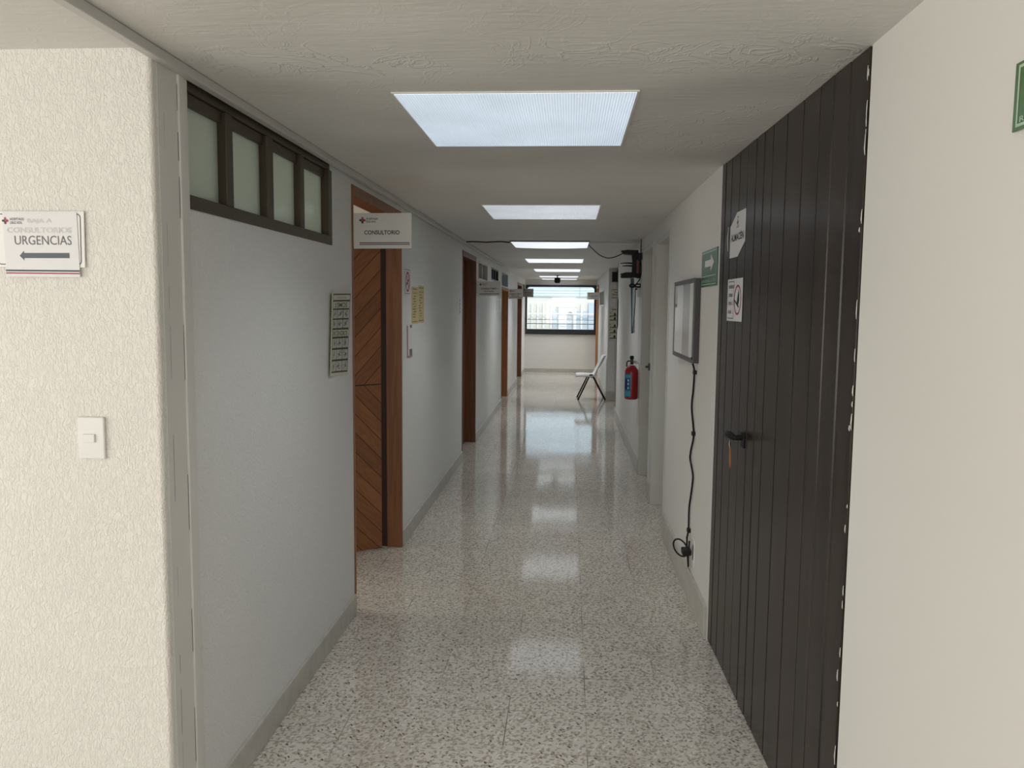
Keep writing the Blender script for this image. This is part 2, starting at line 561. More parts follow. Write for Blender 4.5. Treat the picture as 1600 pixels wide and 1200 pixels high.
M_DIFF = diffuser_mat('prismatic_diffuser', (0.68, 0.83, 1.0), 0.60, 0.80)
M_DIFFG = diffuser_mat('greyed_diffuser', (0.80, 0.88, 1.0), 0.46)
M_DIFF2 = diffuser_mat('plain_diffuser', (0.86, 0.93, 1.0), 0.80)

M_BRONZE = mat('bronze_anodised_frame', (0.078, 0.060, 0.040), 0.40, 0.4, var=0.15, vscale=6)
M_ALU = mat('aluminium_frame', (0.42, 0.40, 0.36), 0.35, 0.8)
M_BLACKFR = mat('black_window_frame', (0.022, 0.026, 0.030), 0.35, 0.2)
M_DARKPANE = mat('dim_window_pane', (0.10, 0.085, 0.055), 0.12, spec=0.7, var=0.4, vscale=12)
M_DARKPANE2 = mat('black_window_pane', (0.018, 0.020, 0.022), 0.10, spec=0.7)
M_TRUNK = mat('grey_plastic_trunking', (0.56, 0.55, 0.53), 0.4)
M_PAPER = mat('white_paper', (0.74, 0.735, 0.74), 0.45, var=0.02, vscale=9)
M_BOARD = mat('white_board', (0.80, 0.79, 0.76), 0.35)
M_SIGN = mat('sign_white_acrylic', (0.68, 0.665, 0.63), 0.28)
M_INK = mat('black_ink', (0.018, 0.018, 0.022), 0.5)
M_GREYINK = mat('grey_ink', (0.13, 0.13, 0.145), 0.5)
M_GHOST = mat('faint_show_through', (0.62, 0.605, 0.605), 0.5)
M_ARROW = mat('slate_ink', (0.085, 0.105, 0.12), 0.5)
M_RED = mat('sign_red', (0.36, 0.035, 0.07), 0.5)
M_REDP = mat('sign_pink_red', (0.36, 0.07, 0.11), 0.5)
M_REDEDGE = mat('faded_red_plastic', (0.42, 0.24, 0.24), 0.4)
M_NAVY = mat('sign_navy', (0.035, 0.05, 0.07), 0.5)
M_MAROON = mat('sign_maroon', (0.12, 0.02, 0.035), 0.5)
M_PURPLE = mat('stripe_plum', (0.085, 0.04, 0.07), 0.5)
M_CREAM = mat('cream_paper', (0.70, 0.68, 0.56), 0.6)
M_CELL = mat('pale_grey_print', (0.56, 0.57, 0.54), 0.6)
M_DKINK = mat('dark_olive_ink', (0.055, 0.055, 0.045), 0.6)
M_YELLOW = mat('yellow_paper', (0.62, 0.50, 0.24), 0.6, var=0.15, vscale=30)
M_BROWNINK = mat('brown_ink', (0.26, 0.19, 0.07), 0.6)
M_GREEN = mat('evacuation_green', (0.035, 0.135, 0.075), 0.25)
M_GREENLT = mat('olive_sign_green', (0.085, 0.17, 0.06), 0.25)
M_GLINE = mat('pale_green_print', (0.45, 0.60, 0.48), 0.35)
M_WHITEPR = mat('white_print', (0.80, 0.80, 0.76), 0.35)
M_PLASTIC = mat('white_plastic', (0.78, 0.775, 0.75), 0.3)
M_CHAIR = mat('white_chair_plastic', (0.84, 0.84, 0.83), 0.35)
M_BLACK = mat('black_plastic', (0.009, 0.009, 0.010), 0.5, spec=0.3)
M_BLACKM = mat('black_metal_tube', (0.010, 0.010, 0.010), 0.5, spec=0.3)
M_DKRED = mat('dark_red_plastic', (0.16, 0.012, 0.015), 0.35)
M_EXT = mat('extinguisher_red', (0.36, 0.010, 0.020), 0.28)
M_LBLUE = mat('label_blue', (0.02, 0.19, 0.42), 0.4)
M_LCYAN = mat('label_cyan', (0.10, 0.40, 0.50), 0.4)
M_LNAVY = mat('label_navy', (0.012, 0.02, 0.10), 0.4)
M_CHROME = mat('dull_chrome', (0.50, 0.50, 0.47), 0.3, 0.9)
M_BLUEPL = mat('slate_blue_plastic', (0.055, 0.10, 0.15), 0.18, spec=0.7, var=0.3, vscale=20)
M_PALEBL = mat('pale_blue_plastic', (0.55, 0.68, 0.72), 0.2)
M_MINT = mat('pale_mint_plastic', (0.62, 0.68, 0.62), 0.35)
M_ALUGREY = mat('grey_box_frame', (0.115, 0.12, 0.125), 0.38, 0.5)
M_BOXDARK = mat('dark_grey_box_side', (0.055, 0.058, 0.060), 0.45, 0.3)
M_BRASS = mat('brown_key_tag', (0.26, 0.10, 0.025), 0.45)
M_TRANSOM = mat('blue_grey_panel', (0.40, 0.46, 0.50), 0.35)
M_FACADE = mat('cream_facade', (0.80, 0.78, 0.70), 0.8, var=0.05, vscale=0.8)
M_FACBLUE = mat('pale_blue_cladding', (0.74, 0.83, 0.87), 0.6)
M_FACBLUE2 = mat('blue_grey_shutter', (0.60, 0.67, 0.71), 0.6)
M_FACWHITE = mat('white_stucco', (0.92, 0.91, 0.88), 0.7)
M_ASPHALT = mat('asphalt', (0.12, 0.12, 0.12), 0.9, var=0.2, vscale=2)
M_ROOM = mat('room_cream_paint', (0.74, 0.68, 0.56), 0.7)

# ------------------------------------------------------------------ mesh helpers
class MB:
    def __init__(self):
        self.v, self.f, self.m, self.mats, self.smooth = [], [], [], [], []
    def mi(self, m):
        if m not in self.mats:
            self.mats.append(m)
        return self.mats.index(m)
    def add(self, verts, faces, m, smooth=False):
        o = len(self.v)
        self.v += [tuple(v) for v in verts]
        k = self.mi(m)
        for f in faces:
            self.f.append([i + o for i in f])
            self.m.append(k)
            self.smooth.append(smooth)
        return self
    def hexa(self, p, m):
        """8 points: 0-3 bottom loop, 4-7 top loop"""
        return self.add(p, [(3, 2, 1, 0), (4, 5, 6, 7), (0, 1, 5, 4), (1, 2, 6, 5), (2, 3, 7, 6), (3, 0, 4, 7)], m)
    def box(self, x0, x1, y0, y1, z0, z1, m):
        x0, x1 = sorted((x0, x1)); y0, y1 = sorted((y0, y1)); z0, z1 = sorted((z0, z1))
        return self.hexa([(x0, y0, z0), (x1, y0, z0), (x1, y1, z0), (x0, y1, z0),
                          (x0, y0, z1), (x1, y0, z1), (x1, y1, z1), (x0, y1, z1)], m)
    def prism(self, poly, vec, m, smooth=False):
        """planar polygon (3D points) extruded along vec"""
        n = len(poly)
        a = [Vector(q) for q in poly]
        b = [q + Vector(vec) for q in a]
        fs = [tuple(range(n))[::-1], tuple(range(n, 2 * n))]
        fs += [(i, (i + 1) % n, (i + 1) % n + n, i + n) for i in range(n)]
        return self.add(a + b, fs, m, smooth)
    def tube(self, pts, r, m, n=8, radii=None):
        pts = [Vector(q) for q in pts]
        vs, fs = [], []
        up = None
        for i, q in enumerate(pts):
            d = (pts[min(i + 1, len(pts) - 1)] - pts[max(i - 1, 0)]).normalized()
            if up is None:
                up = Vector((0, 0, 1)) if abs(d.z) < 0.9 else Vector((1, 0, 0))
            a = (up - d * up.dot(d)).normalized()
            up = a
            b = d.cross(a)
            rr = radii[i] if radii else r
            for k in range(n):
                t = 2 * math.pi * k / n
                vs.append(q + a * (rr * math.cos(t)) + b * (rr * math.sin(t)))
        for i in range(len(pts) - 1):
            for k in range(n):
                fs.append((i * n + k, i * n + (k + 1) % n, (i + 1) * n + (k + 1) % n, (i + 1) * n + k))
        fs.append(tuple(range(n))[::-1])
        fs.append(tuple(range((len(pts) - 1) * n, len(pts) * n)))
        return self.add(vs, fs, m, True)
    def lathe(self, c, prof, m, n=28, axis='Z'):
        """prof: (radius, height) pairs"""
        vs, fs = [], []
        for r, h in prof:
            for k in range(n):
                t = 2 * math.pi * k / n
                if axis == 'Z':
                    vs.append((c[0] + r * math.cos(t), c[1] + r * math.sin(t), c[2] + h))
                else:
                    vs.append((c[0] + h, c[1] + r * math.cos(t), c[2] + r * math.sin(t)))
        for i in range(len(prof) - 1):
            for k in range(n):
                fs.append((i * n + k, i * n + (k + 1) % n, (i + 1) * n + (k + 1) % n, (i + 1) * n + k))
        fs.append(tuple(range(n))[::-1])
        fs.append(tuple(range((len(prof) - 1) * n, len(prof) * n)))
        return self.add(vs, fs, m, True)
    def build(self, name, parent=None, origin=(0, 0, 0), bevel=0.0, frame=None):
        """frame: 4x4 local-to-world matrix of the object (vertices given in local space then)"""
        me = bpy.data.meshes.new(name)
        o = Vector(origin)
        if parent is not None and frame is None:
            o = world_loc(parent)
        vs = self.v if frame is not None else [tuple(Vector(v) - o) for v in self.v]
        me.from_pydata(vs, [], self.f)
        for m in self.mats:
            me.materials.append(m)
        me.polygons.foreach_set('material_index', self.m)
        me.polygons.foreach_set('use_smooth', self.smooth)
        bm = bmesh.new()
        bm.from_mesh(me)
        bmesh.ops.recalc_face_normals(bm, faces=[f for f in bm.faces])
        bm.to_mesh(me)
        bm.free()
        me.update()
        ob = bpy.data.objects.new(name, me)
        COL.objects.link(ob)
        if parent is not None:
            ob.parent = parent
            ob['_w'] = tuple(o)
        else:
            ob.location = o
        if frame is not None:
            ob.matrix_local = frame
        if bevel > 0:
            b = ob.modifiers.new('bevel', 'BEVEL')
            b.width = bevel
            b.segments = 2
            b.limit_method = 'ANGLE'
            b.angle_limit = math.radians(40)
        return ob

def world_loc(o):
    if '_w' in o:
        return Vector(o['_w'])
    return Vector(o.location)

def thing(name, label, cat, loc, group=None):
    o = bpy.data.objects.new(name, None)
    o.empty_display_size = 0.1
    COL.objects.link(o)
    o.location = loc
    return tag(o, label, cat, group)

def tag(o, label, cat, group=None, kind=None):
    o['label'] = label
    o['category'] = cat
    if group:
        o['group'] = group
    if kind:
        o['kind'] = kind
    return o

def struct(o, label=None):
    o['kind'] = 'structure'
    if label:
        o['label'] = label
    return o

def struct_empty(name, loc, label=None):
    o = bpy.data.objects.new(name, None)
    o.empty_display_size = 0.1
    COL.objects.link(o)
    o.location = loc
    return struct(o, label)

# letters as meshes
_TXT = {}
def text_mesh(s, bold=0.0):
    key = (s, bold)
    if key in _TXT:
        return _TXT[key]
    cu = bpy.data.curves.new('lettering_source', 'FONT')
    cu.body = s
    cu.size = 1.0
    cu.offset = bold
    cu.resolution_u = 3
    ob = bpy.data.objects.new('lettering_source', cu)
    COL.objects.link(ob)
    dg = bpy.context.evaluated_depsgraph_get()
    ev = ob.evaluated_get(dg)
    me = ev.to_mesh()
    vs = [(v.co.x, v.co.y) for v in me.vertices]
    fs = [tuple(p.vertices) for p in me.polygons]
    ev.to_mesh_clear()
    bpy.data.objects.remove(ob)
    bpy.data.curves.remove(cu)
    x0 = min(v[0] for v in vs); x1 = max(v[0] for v in vs)
    y0 = min(v[1] for v in vs); y1 = max(v[1] for v in vs)
    vs = [((v[0] - x0) / (x1 - x0), (v[1] - y0) / (y1 - y0)) for v in vs]
    _TXT[key] = (vs, fs)
    return _TXT[key]

class Sheet:
    """a sheet with four corners (top-left, top-right, bottom-right, bottom-left); u right, v down, both 0..1"""
    def __init__(self, tl, tr, br, bl, thick=0.002, curl=None):
        self.c = [Vector(q) for q in (tl, tr, br, bl)]
        self.n = (self.c[1] - self.c[0]).cross(self.c[3] - self.c[0]).normalized() * -1
        self.t = thick
        self.curl = curl
        self.w = (self.c[1] - self.c[0]).length
        self.h = (self.c[3] - self.c[0]).length
    def pt(self, u, v, off=0.0):
        a = self.c[0].lerp(self.c[1], u)
        b = self.c[3].lerp(self.c[2], u)
        q = a.lerp(b, v)
        if self.curl:
            off = off + self.curl(u, v)
        return q + self.n * (self.t + off)
    def body(self, mb, m, nu=1, nv=1, outline=None):
        if outline:
            poly = [self.pt(u, v) for u, v in outline]
            return mb.prism(poly, -self.n * self.t, m)
        vs, fs = [], []
        for k, off in ((0, 0.0), (1, -self.t)):
            for j in range(nv + 1):
                for i in range(nu + 1):
                    vs.append(self.pt(i / nu, j / nv, off))
        N = (nu + 1) * (nv + 1)
        idx = lambda k, i, j: k * N + j * (nu + 1) + i
        for j in range(nv):
            for i in range(nu):
                fs.append((idx(0, i, j), idx(0, i, j + 1), idx(0, i + 1, j + 1), idx(0, i + 1, j)))
                fs.append((idx(1, i, j), idx(1, i + 1, j), idx(1, i + 1, j + 1), idx(1, i, j + 1)))
        ring = [(i, 0) for i in range(nu)] + [(nu, j) for j in range(nv)] + [(i, nv) for i in range(nu, 0, -1)] + [(0, j) for j in range(nv, 0, -1)]
        for a in range(len(ring)):
            p, q = ring[a], ring[(a + 1) % len(ring)]
            fs.append((idx(0, *p), idx(0, *q), idx(1, *q), idx(1, *p)))
        return mb.add(vs, fs, m)
    def rect(self, mb, u0, u1, v0, v1, m, off=0.0006, nu=1):
        vs, fs = [], []
        for i in range(nu + 1):
            u = u0 + (u1 - u0) * i / nu
            vs += [self.pt(u, v0, off), self.pt(u, v1, off)]
        for i in range(nu):
            fs.append((2 * i, 2 * i + 1, 2 * i + 3, 2 * i + 2))
        return mb.add(vs, fs, m)
    def poly(self, mb, pts, m, off=0.0006):
        return mb.add([self.pt(u, v, off) for u, v in pts], [tuple(range(len(pts)))], m)
    def ellipse(self, mb, cu, cv, ru, rv, m, off=0.0006, n=20, rot=0.0):
        return self.poly(mb, [(cu + ru * math.cos(2 * math.pi * k / n), cv + rv * math.sin(2 * math.pi * k / n)) for k in range(n)], m, off)
    def ring(self, mb, cu, cv, r, w, m, off=0.0008, n=32):
        """round ring, r and w in metres"""
        vs, fs = [], []
        for k in range(n):
            t = 2 * math.pi * k / n
            for rr in (r, r - w):
                vs.append(self.pt(cu + rr * math.cos(t) / self.w, cv + rr * math.sin(t) / self.h, off))
        for k in range(n):
            a, b = 2 * k, 2 * ((k + 1) % n)
            fs.append((a, a + 1, b + 1, b))
        return mb.add(vs, fs, m)
    def line(self, mb, u0, v0, u1, v1, w, m, off=0.001):
        """straight bar of width w metres"""
        dx, dy = (u1 - u0) * self.w, (v1 - v0) * self.h
        L = math.hypot(dx, dy)
        px, py = -dy / L * w / 2 / self.w, dx / L * w / 2 / self.h
        return self.poly(mb, [(u0 + px, v0 + py), (u1 + px, v1 + py), (u1 - px, v1 - py), (u0 - px, v0 - py)], m, off)
    def frame(self, mb, u0, u1, v0, v1, w, m, off=0.0006):
        a, b = w / self.w, w / self.h
        self.rect(mb, u0, u1, v0, v0 + b, m, off)
        self.rect(mb, u0, u1, v1 - b, v1, m, off)
        self.rect(mb, u0, u0 + a, v0 + b, v1 - b, m, off)
        self.rect(mb, u1 - a, u1, v0 + b, v1 - b, m, off)
    def text(self, mb, s, u0, u1, v0, v1, m, off=0.0007, bold=0.0):
        vs, fs = text_mesh(s, bold)
        return mb.add([self.pt(u0 + (u1 - u0) * x, v1 + (v0 - v1) * y, off) for x, y in vs], fs, m)

def tpart(parent, sh, *a, **k):
    mb = MB()
    sh.text(mb, *a, **k)
    return mb.build('lettering', parent)

def emblem(sh, mb, cu, cv, r):
    """four-petal cross, r = half size in metres"""
    a, b = r / sh.w, r / sh.h
    sh.ellipse(mb, cu, cv - 0.52 * b, 0.34 * a, 0.48 * b, M_REDP)
    sh.ellipse(mb, cu + 0.52 * a, cv, 0.48 * a, 0.34 * b, M_RED, 0.0007)
    sh.ellipse(mb, cu - 0.55 * a, cv, 0.45 * a, 0.34 * b, M_NAVY, 0.0008)
    sh.ellipse(mb, cu, cv + 0.55 * b, 0.34 * a, 0.45 * b, M_MAROON, 0.0009)

def wall_sheet_left(y0, y1, z0, z1, off=0.0, thick=0.0015, x=XL):
    return Sheet((x + off, y0, z1), (x + off, y1, z1), (x + off, y1, z0), (x + off, y0, z0), thick)
def wall_sheet_right(y0, y1, z0, z1, off=0.0, thick=0.0015, x=XR):
    return Sheet((x - off, y1, z1), (x - off, y0, z1), (x - off, y0, z0), (x - off, y1, z0), thick)
def front_sheet(x0, x1, z0, z1, y, thick=0.0015):
    return Sheet((x0, y, z1), (x1, y, z1), (x1, y, z0), (x0, y, z0), thick)

# walls as a grid of cells with openings left out
def wall_grid(axis, a0, a1, s0, s1, z0, z1, holes, m):
    """axis 'x': wall plane normal to x between x=a0..a1, running along y = s0..s1"""
    ss = sorted({s0, s1, *[h[0] for h in holes], *[h[1] for h in holes]})
    zs = sorted({z0, z1, *[h[2] for h in holes], *[h[3] for h in holes]})
    ss = [s for s in ss if s0 <= s <= s1]
    zs = [z for z in zs if z0 <= z <= z1]
    def solid(i, j):
        if i < 0 or j < 0 or i >= len(ss) - 1 or j >= len(zs) - 1:
            return False
        cs, cz = (ss[i] + ss[i + 1]) / 2, (zs[j] + zs[j + 1]) / 2
        return not any(h[0] < cs < h[1] and h[2] < cz < h[3] for h in holes)
    mb = MB()
    def P(a, s, z):
        return (a, s, z) if axis == 'x' else (s, a, z)
    for i in range(len(ss) - 1):
        for j in range(len(zs) - 1):
            if not solid(i, j):
                continue
            A, B, C, D = ss[i], ss[i + 1], zs[j], zs[j + 1]
            for a in (a0, a1):
                mb.add([P(a, A, C), P(a, B, C), P(a, B, D), P(a, A, D)], [(0, 1, 2, 3)], m)
            if not solid(i - 1, j):
                mb.add([P(a0, A, C), P(a1, A, C), P(a1, A, D), P(a0, A, D)], [(0, 1, 2, 3)], m)
            if not solid(i + 1, j):
                mb.add([P(a0, B, C), P(a1, B, C), P(a1, B, D), P(a0, B, D)], [(0, 1, 2, 3)], m)
            if not solid(i, j - 1):
                mb.add([P(a0, A, C), P(a1, A, C), P(a1, B, C), P(a0, B, C)], [(0, 1, 2, 3)], m)
            if not solid(i, j + 1):
                mb.add([P(a0, A, D), P(a1, A, D), P(a1, B, D), P(a0, B, D)], [(0, 1, 2, 3)], m)
    # weld so normals recalculate as one closed shell
    seen, remap, nv = {}, [], []
    for v in mb.v:
        k = tuple(round(c, 5) for c in v)
        if k not in seen:
            seen[k] = len(nv)
            nv.append(v)
        remap.append(seen[k])
    mb.v = nv
    mb.f = [[remap[i] for i in f] for f in mb.f]
    return mb

# ------------------------------------------------------------------ the shell
YE = 20.0      # end wall
struct(MB().box(-4.7, 2.2, -4.2, 20.25, -0.12, 0.0, M_FLOOR).build('floor'))
struct(MB().box(-4.7, 2.2, -4.2, 20.25, H, H + 0.15, M_CEIL).build('ceiling'))

D1 = (4.05, 5.25, 0.0, 2.195)
D2 = (8.27, 9.47, 0.0, 2.16)
D3 = (13.1, 14.42, 0.0, 1.91)
T3 = (13.1, 14.42, 1.93, 2.14)
D4 = (17.05, 18.55, 0.0, 2.10)
W1 = (2.30, 3.70, 1.868, 2.236)
W2 = (9.72, 10.80, 1.91, 2.13)
W3 = (11.33, 12.42, 1.955, 2.135)
W4 = (18.75, 19.80, 1.80, 2.12)
LT = 0.125     # left wall thickness
struct(wall_grid('x', XL, XL - LT, 2.20, YE, 0, H, [D1, D2, D3, T3, D4, W1, W2, W3, W4], M_WALL).build('wall_left'))

# hall wall that faces the camera, with a softened plaster corner
mb = MB()
mb.box(-4.6, -1.125, 2.09, 2.20, 0, H, M_HALL)
arc = [(-1.125, 2.20), (-1.125, 2.09)]
for k in range(7):
    t = -math.pi / 2 + (math.pi / 2) * k / 6
    arc.append((-1.095 + 0.012 * math.cos(t), 2.102 + 0.012 * math.sin(t)))
arc.append((-1.083, 2.20))
poly = [(x, y, 0) for x, y in arc]
mb.prism(poly, (0, 0, H), M_HALL)
for i, s in enumerate(mb.smooth):
    pass
struct(mb.build('wall_hall_front'))
# smooth boxed-in strip on the corridor side of that corner, with a raised bead
mb = MB()
mb.box(XL - 0.01, XL + 0.008, 2.118, 2.232, 0, H - 0.001, M_STRIP)
mb.box(XL - 0.01, XL + 0.014, 2.228, 2.262, 0, H - 0.001, M_STRIP)
mb.box(XL - 0.01, XL + 0.006, 2.262, 2.296, 0, H - 0.001, M_STRIP)
T1 = struct(mb.build('trim_1', bevel=0.003))
# hairline cracks in the strip
for yc, xo in ((2.150, 0.008), (2.2265, 0.009)):
    mb = MB()
    z = 0.25
    while z < 2.15:
        ln = 0.05 + 0.16 * random.random()
        if random.random() < 0.7:
            mb.box(XL + xo - 0.001, XL + xo + 0.0004, yc - 0.0007 + 0.002 * random.random(), yc + 0.0009, z, min(2.2, z + ln), M_GREYINK)
        z += ln + 0.02 + 0.05 * random.random()
    mb.build('crack', T1)
# other hall walls, with the window openings the daylight comes through
struct(wall_grid('x', -4.6, -4.7, -4.2, 2.2, 0, H, [(-3.5, 0.9, 0.5, 2.15)], M_HALL).build('wall_hall_left'))
struct(wall_grid('y', -4.1, -4.2, -4.7, 0.74, 0, H, [(-2.8, 0.4, 0.6, 2.15)], M_HALL).build('wall_hall_back'))
struct(MB().box(0.735, 0.86, -4.2, 2.14, 0, H, M_SMOOTH).build('wall_hall_right'))
# window frames of the hall (behind the camera)
for nm, horiz in (('window_7', False), ('window_8', True)):
    e = struct_empty(nm, (0, 0, 0))
    fr = MB()
    if horiz:
        for k in range(4):
            x = -2.8 + 3.2 * k / 3
            fr.box(x - 0.025, x + 0.025, -4.17, -4.12, 0.6, 2.15, M_ALU)
        fr.box(-2.8, 0.4, -4.17, -4.12, 0.6, 0.65, M_ALU)
        fr.box(-2.8, 0.4, -4.17, -4.12, 2.10, 2.15, M_ALU)
    else:
        for k in range(5):
            y = -3.5 + 4.4 * k / 4
            fr.box(-4.67, -4.62, y - 0.025, y + 0.025, 0.5, 2.15, M_ALU)
        fr.box(-4.67, -4.62, -3.5, 0.9, 0.5, 0.55, M_ALU)
        fr.box(-4.67, -4.62, -3.5, 0.9, 2.10, 2.15, M_ALU)
    fr.build('window_frame', e)

# rooms behind the left wall
struct(MB().box(-4.7, -4.6, 2.2, 20.25, 0, H, M_ROOM).build('wall_rooms_outer'))
struct(MB().box(-4.6, XL - LT, 7.0, 7.1, 0, H, M_ROOM).build('wall_rooms_partition'))

# right side: wall pieces, door openings, recess
DA = (5.72, 6.62, 0.0, 2.13)
DB = (6.86, 7.80, 0.0, 2.14)
Y0R = 3.87
struct(wall_grid('x', XR, XR + 0.16, Y0R, 11.93, 0, H, [DA, DB], M_WALLR).build('wall_right'))
struct(MB().box(XR, 1.75, 11.83, 11.93, 0, H, M_WALLR).box(1.65, 1.75, 11.93, 14.0, 0, H, M_WALLR).build('wall_right_recess'))
XR2 = 0.655
mb = wall_grid('x', XR2, XR2 + 0.12, 14.0, YE, 0, H, [(15.9, 18.1, 1.62, 1.935), (18.68, 19.93, 0.0, 2.08)], M_WALL)
mb.box(XR2 + 0.12, 1.75, 14.0, 14.12, 0, H, M_JAMB)
struct(mb.build('wall_right_far'))
struct(MB().box(2.05, 2.2, 14.12, 20.2, 0, H, M_ROOM).box(0.78, 2.05, 18.3, 18.4, 0, H, M_ROOM).build('wall_far_room'))
struct(MB().box(0.86, 1.75, 3.0, 3.1, 0, H, M_ROOM).build('wall_store_room'))

# end wall under and around the wide window
WE = (-1.075, 0.640, 0.92, 2.12)
struct(wall_grid('y', YE, YE + 0.2, -4.7, 2.2, 0, H, [WE], M_WALLR).build('wall_end'))

# skirtings
def skirt(name, pieces):
    mb = MB()
    for p in pieces:
        mb.box(*p, M_BASE)
    return struct(mb.build(name, bevel=0.004))
bl = [(2.262, D1[0] - 0.0), (D1[1], D2[0]), (D2[1], D3[0]), (D3[1], D4[0]), (D4[1], YE)]
skirt('baseboard_left', [(XL - 0.002, XL + 0.012, a, b, 0, 0.105) for a, b in bl])
skirt('baseboard_right', [(XR - 0.016, XR + 0.002, Y0R + 0.004, DA[0] - 0.04, 0, 0.165), (XR - 0.016, XR + 0.002, DA[1] + 0.02, DB[0] - 0.02, 0, 0.16), (XR - 0.014, XR + 0.002, DB[1], 11.93, 0, 0.15)])
skirt('baseboard_recess', [(XR2 - 0.012, 1.65, 13.986, 14.002, 0, 0.16), (XR2 - 0.012, XR2 + 0.002, 14.0, 18.62, 0, 0.11)])
skirt('baseboard_end', [(XL, XR2 + 0.02, YE - 0.014, YE + 0.002, 0, 0.085)])

# ------------------------------------------------------------------ left: transom window over the near wall
w = struct_empty('window_1', (XL, 3.0, 1.868), 'high four-pane transom window in a dark bronze frame on the left wall')
y0, y1, z0, z1 = W1
fx0, fx1 = XL - 0.10, XL + 0.006
mb = MB()
mb.box(fx0, fx1, y0, y1, z0, z0 + 0.040, M_BRONZE)
mb.box(fx0, fx1 - 0.01, y0, y1, z1 - 0.035, z1, M_BRONZE)
mb.box(fx0, fx1 - 0.012, y0, y0 + 0.012, z0 + 0.04, z1 - 0.035, M_BRONZE)
mb.box(fx0, fx1, y1 - 0.05, y1, z0 + 0.04, z1 - 0.035, M_BRONZE)
mb.box(fx0, XL - 0.014, y0 + 0.012, y1 - 0.05, z1 - 0.07, z1 - 0.035, M_BRONZE)
mb.build('window_frame', w, bevel=0.003)
mull = [(2.568, 2.620), (2.917, 2.980), (3.287, 3.330)]
edges = [y0 + 0.012]
for a, b in mull:
    MB().box(fx0, fx1 - 0.006, a, b, z0 + 0.04, z1 - 0.036, M_BRONZE).build('mullion', w, bevel=0.003)
    edges += [a, b]
edges.append(y1 - 0.05)
for k in range(4):
    MB().box(XL - 0.036, XL - 0.030, edges[2 * k], edges[2 * k + 1], z0 + 0.04, z1 - 0.066, M_FROST).build('pane', w)

# plastic cable trunking under the ceiling along the left wall
t = tag(MB().box(XL + 0.007, XL + 0.036, -4.0, 12.95, H - 0.028, H - 0.001, M_TRUNK)
        .box(XL - 0.003, XL + 0.007, -4.0, 2.085, H - 0.012, H - 0.001, M_GROOVE_SHADOW).build('cable_trunking', origin=(XL, -4, H), bevel=0.003),  # black strip stands in for the trunking's shadow line in the hall
        'long pale grey cable trunking along the ceiling edge above the left doors', 'cable trunking')

# ------------------------------------------------------------------ doors on the left
def left_frame(root, D, m, jd=0.125, jt=0.035, cas=0.0):
    y0, y1, z0, z1 = D
    x0 = XL - jd
    x1 = XL + 0.006
    MB().box(x0, x1, y0 - 0.001, y0 + jt, 0, z1, m).build('door_jamb', root, bevel=0.003)
    MB().box(x0, x1, y1 - jt, y1 + 0.001, 0, z1, m).build('door_jamb', root, bevel=0.003)
    MB().box(x0, x1, y0 + jt, y1 - jt, z1 - 0.055, z1, m).build('door_head', root, bevel=0.003)

d = struct_empty('door_1', (XL, 4.65, 0), 'half-open chevron-planked brown door in the nearest left doorway')
left_frame(d, D1, M_FRAME, jd=0.095, jt=0.022)
MB().box(XL - 0.19, XL - 0.096, D1[1] - 0.012, D1[1] + 0.02, 0, D1[3], M_REBATE_SHADE).build('door_stop', d)  # shade of the gap beside the leaf is in its colour
# leaf, swung into the room from its hinge on the far jamb
hx, hy = -1.222, 5.205
ang = math.atan2(-0.113, -0.13)
fr = Matrix.Translation((hx - d.location.x, hy - d.location.y, 0.008)) @ Matrix.Rotation(ang, 4, 'Z')
lf = MB().box(0.0, 0.86, -0.018, 0.018, 0, 2.115, M_CHEV).build('door_leaf', d, frame=fr, bevel=0.002)
hm = MB()
hm.lathe((0.80, 0.019, 1.02), [(0.024, 0), (0.024, 0.006), (0.010, 0.007), (0.010, 0.035)], M_CHROME)
lv = MB().box(0.66, 0.81, 0.045, 0.057, 1.012, 1.030, M_CHROME).tube([(0.80, 0.018, 1.02), (0.80, 0.055, 1.02)], 0.009, M_CHROME).build('door_handle', lf, frame=Matrix.Identity(4), bevel=0.003)

def closed_left_door(n, D, label, m):
    y0, y1, z0, z1 = D
    e = struct_empty('door_%d' % n, (XL, (y0 + y1) / 2, 0), label)
    left_frame(e, D, m, jd=LT + 0.01, jt=0.03)
    leaf = MB().box(XL - LT - 0.03, XL - LT + 0.01, y0 + 0.032, y1 - 0.032, 0.006, z1 - 0.058, m).build('door_leaf', e, bevel=0.002)
    MB().tube([(XL - LT + 0.01, y0 + 0.12, 1.03), (XL - LT + 0.05, y0 + 0.12, 1.03), (XL - LT + 0.05, y0 + 0.23, 1.03)], 0.008, M_CHROME).build('door_handle', leaf)
    return e
closed_left_door(2, D2, 'dark red-brown wooden doorway, second along the left wall', M_FRAME2)
d3 = closed_left_door(3, D3, 'orange-brown wooden doorway, third along the left wall', M_OAK)
MB().box(XL - LT, XL - 0.002, T3[1] - 0.012, T3[1] - 0.001, T3[2], T3[3], M_TRANSOM).build('transom_reveal', d3)
MB().box(XL - LT, XL - LT + 0.01, T3[0], T3[1], T3[2], T3[3], M_TRANSOM).build('transom_panel', d3)
closed_left_door(4, D4, 'dark brown wooden doorway, furthest along the left wall', M_FRAME2)

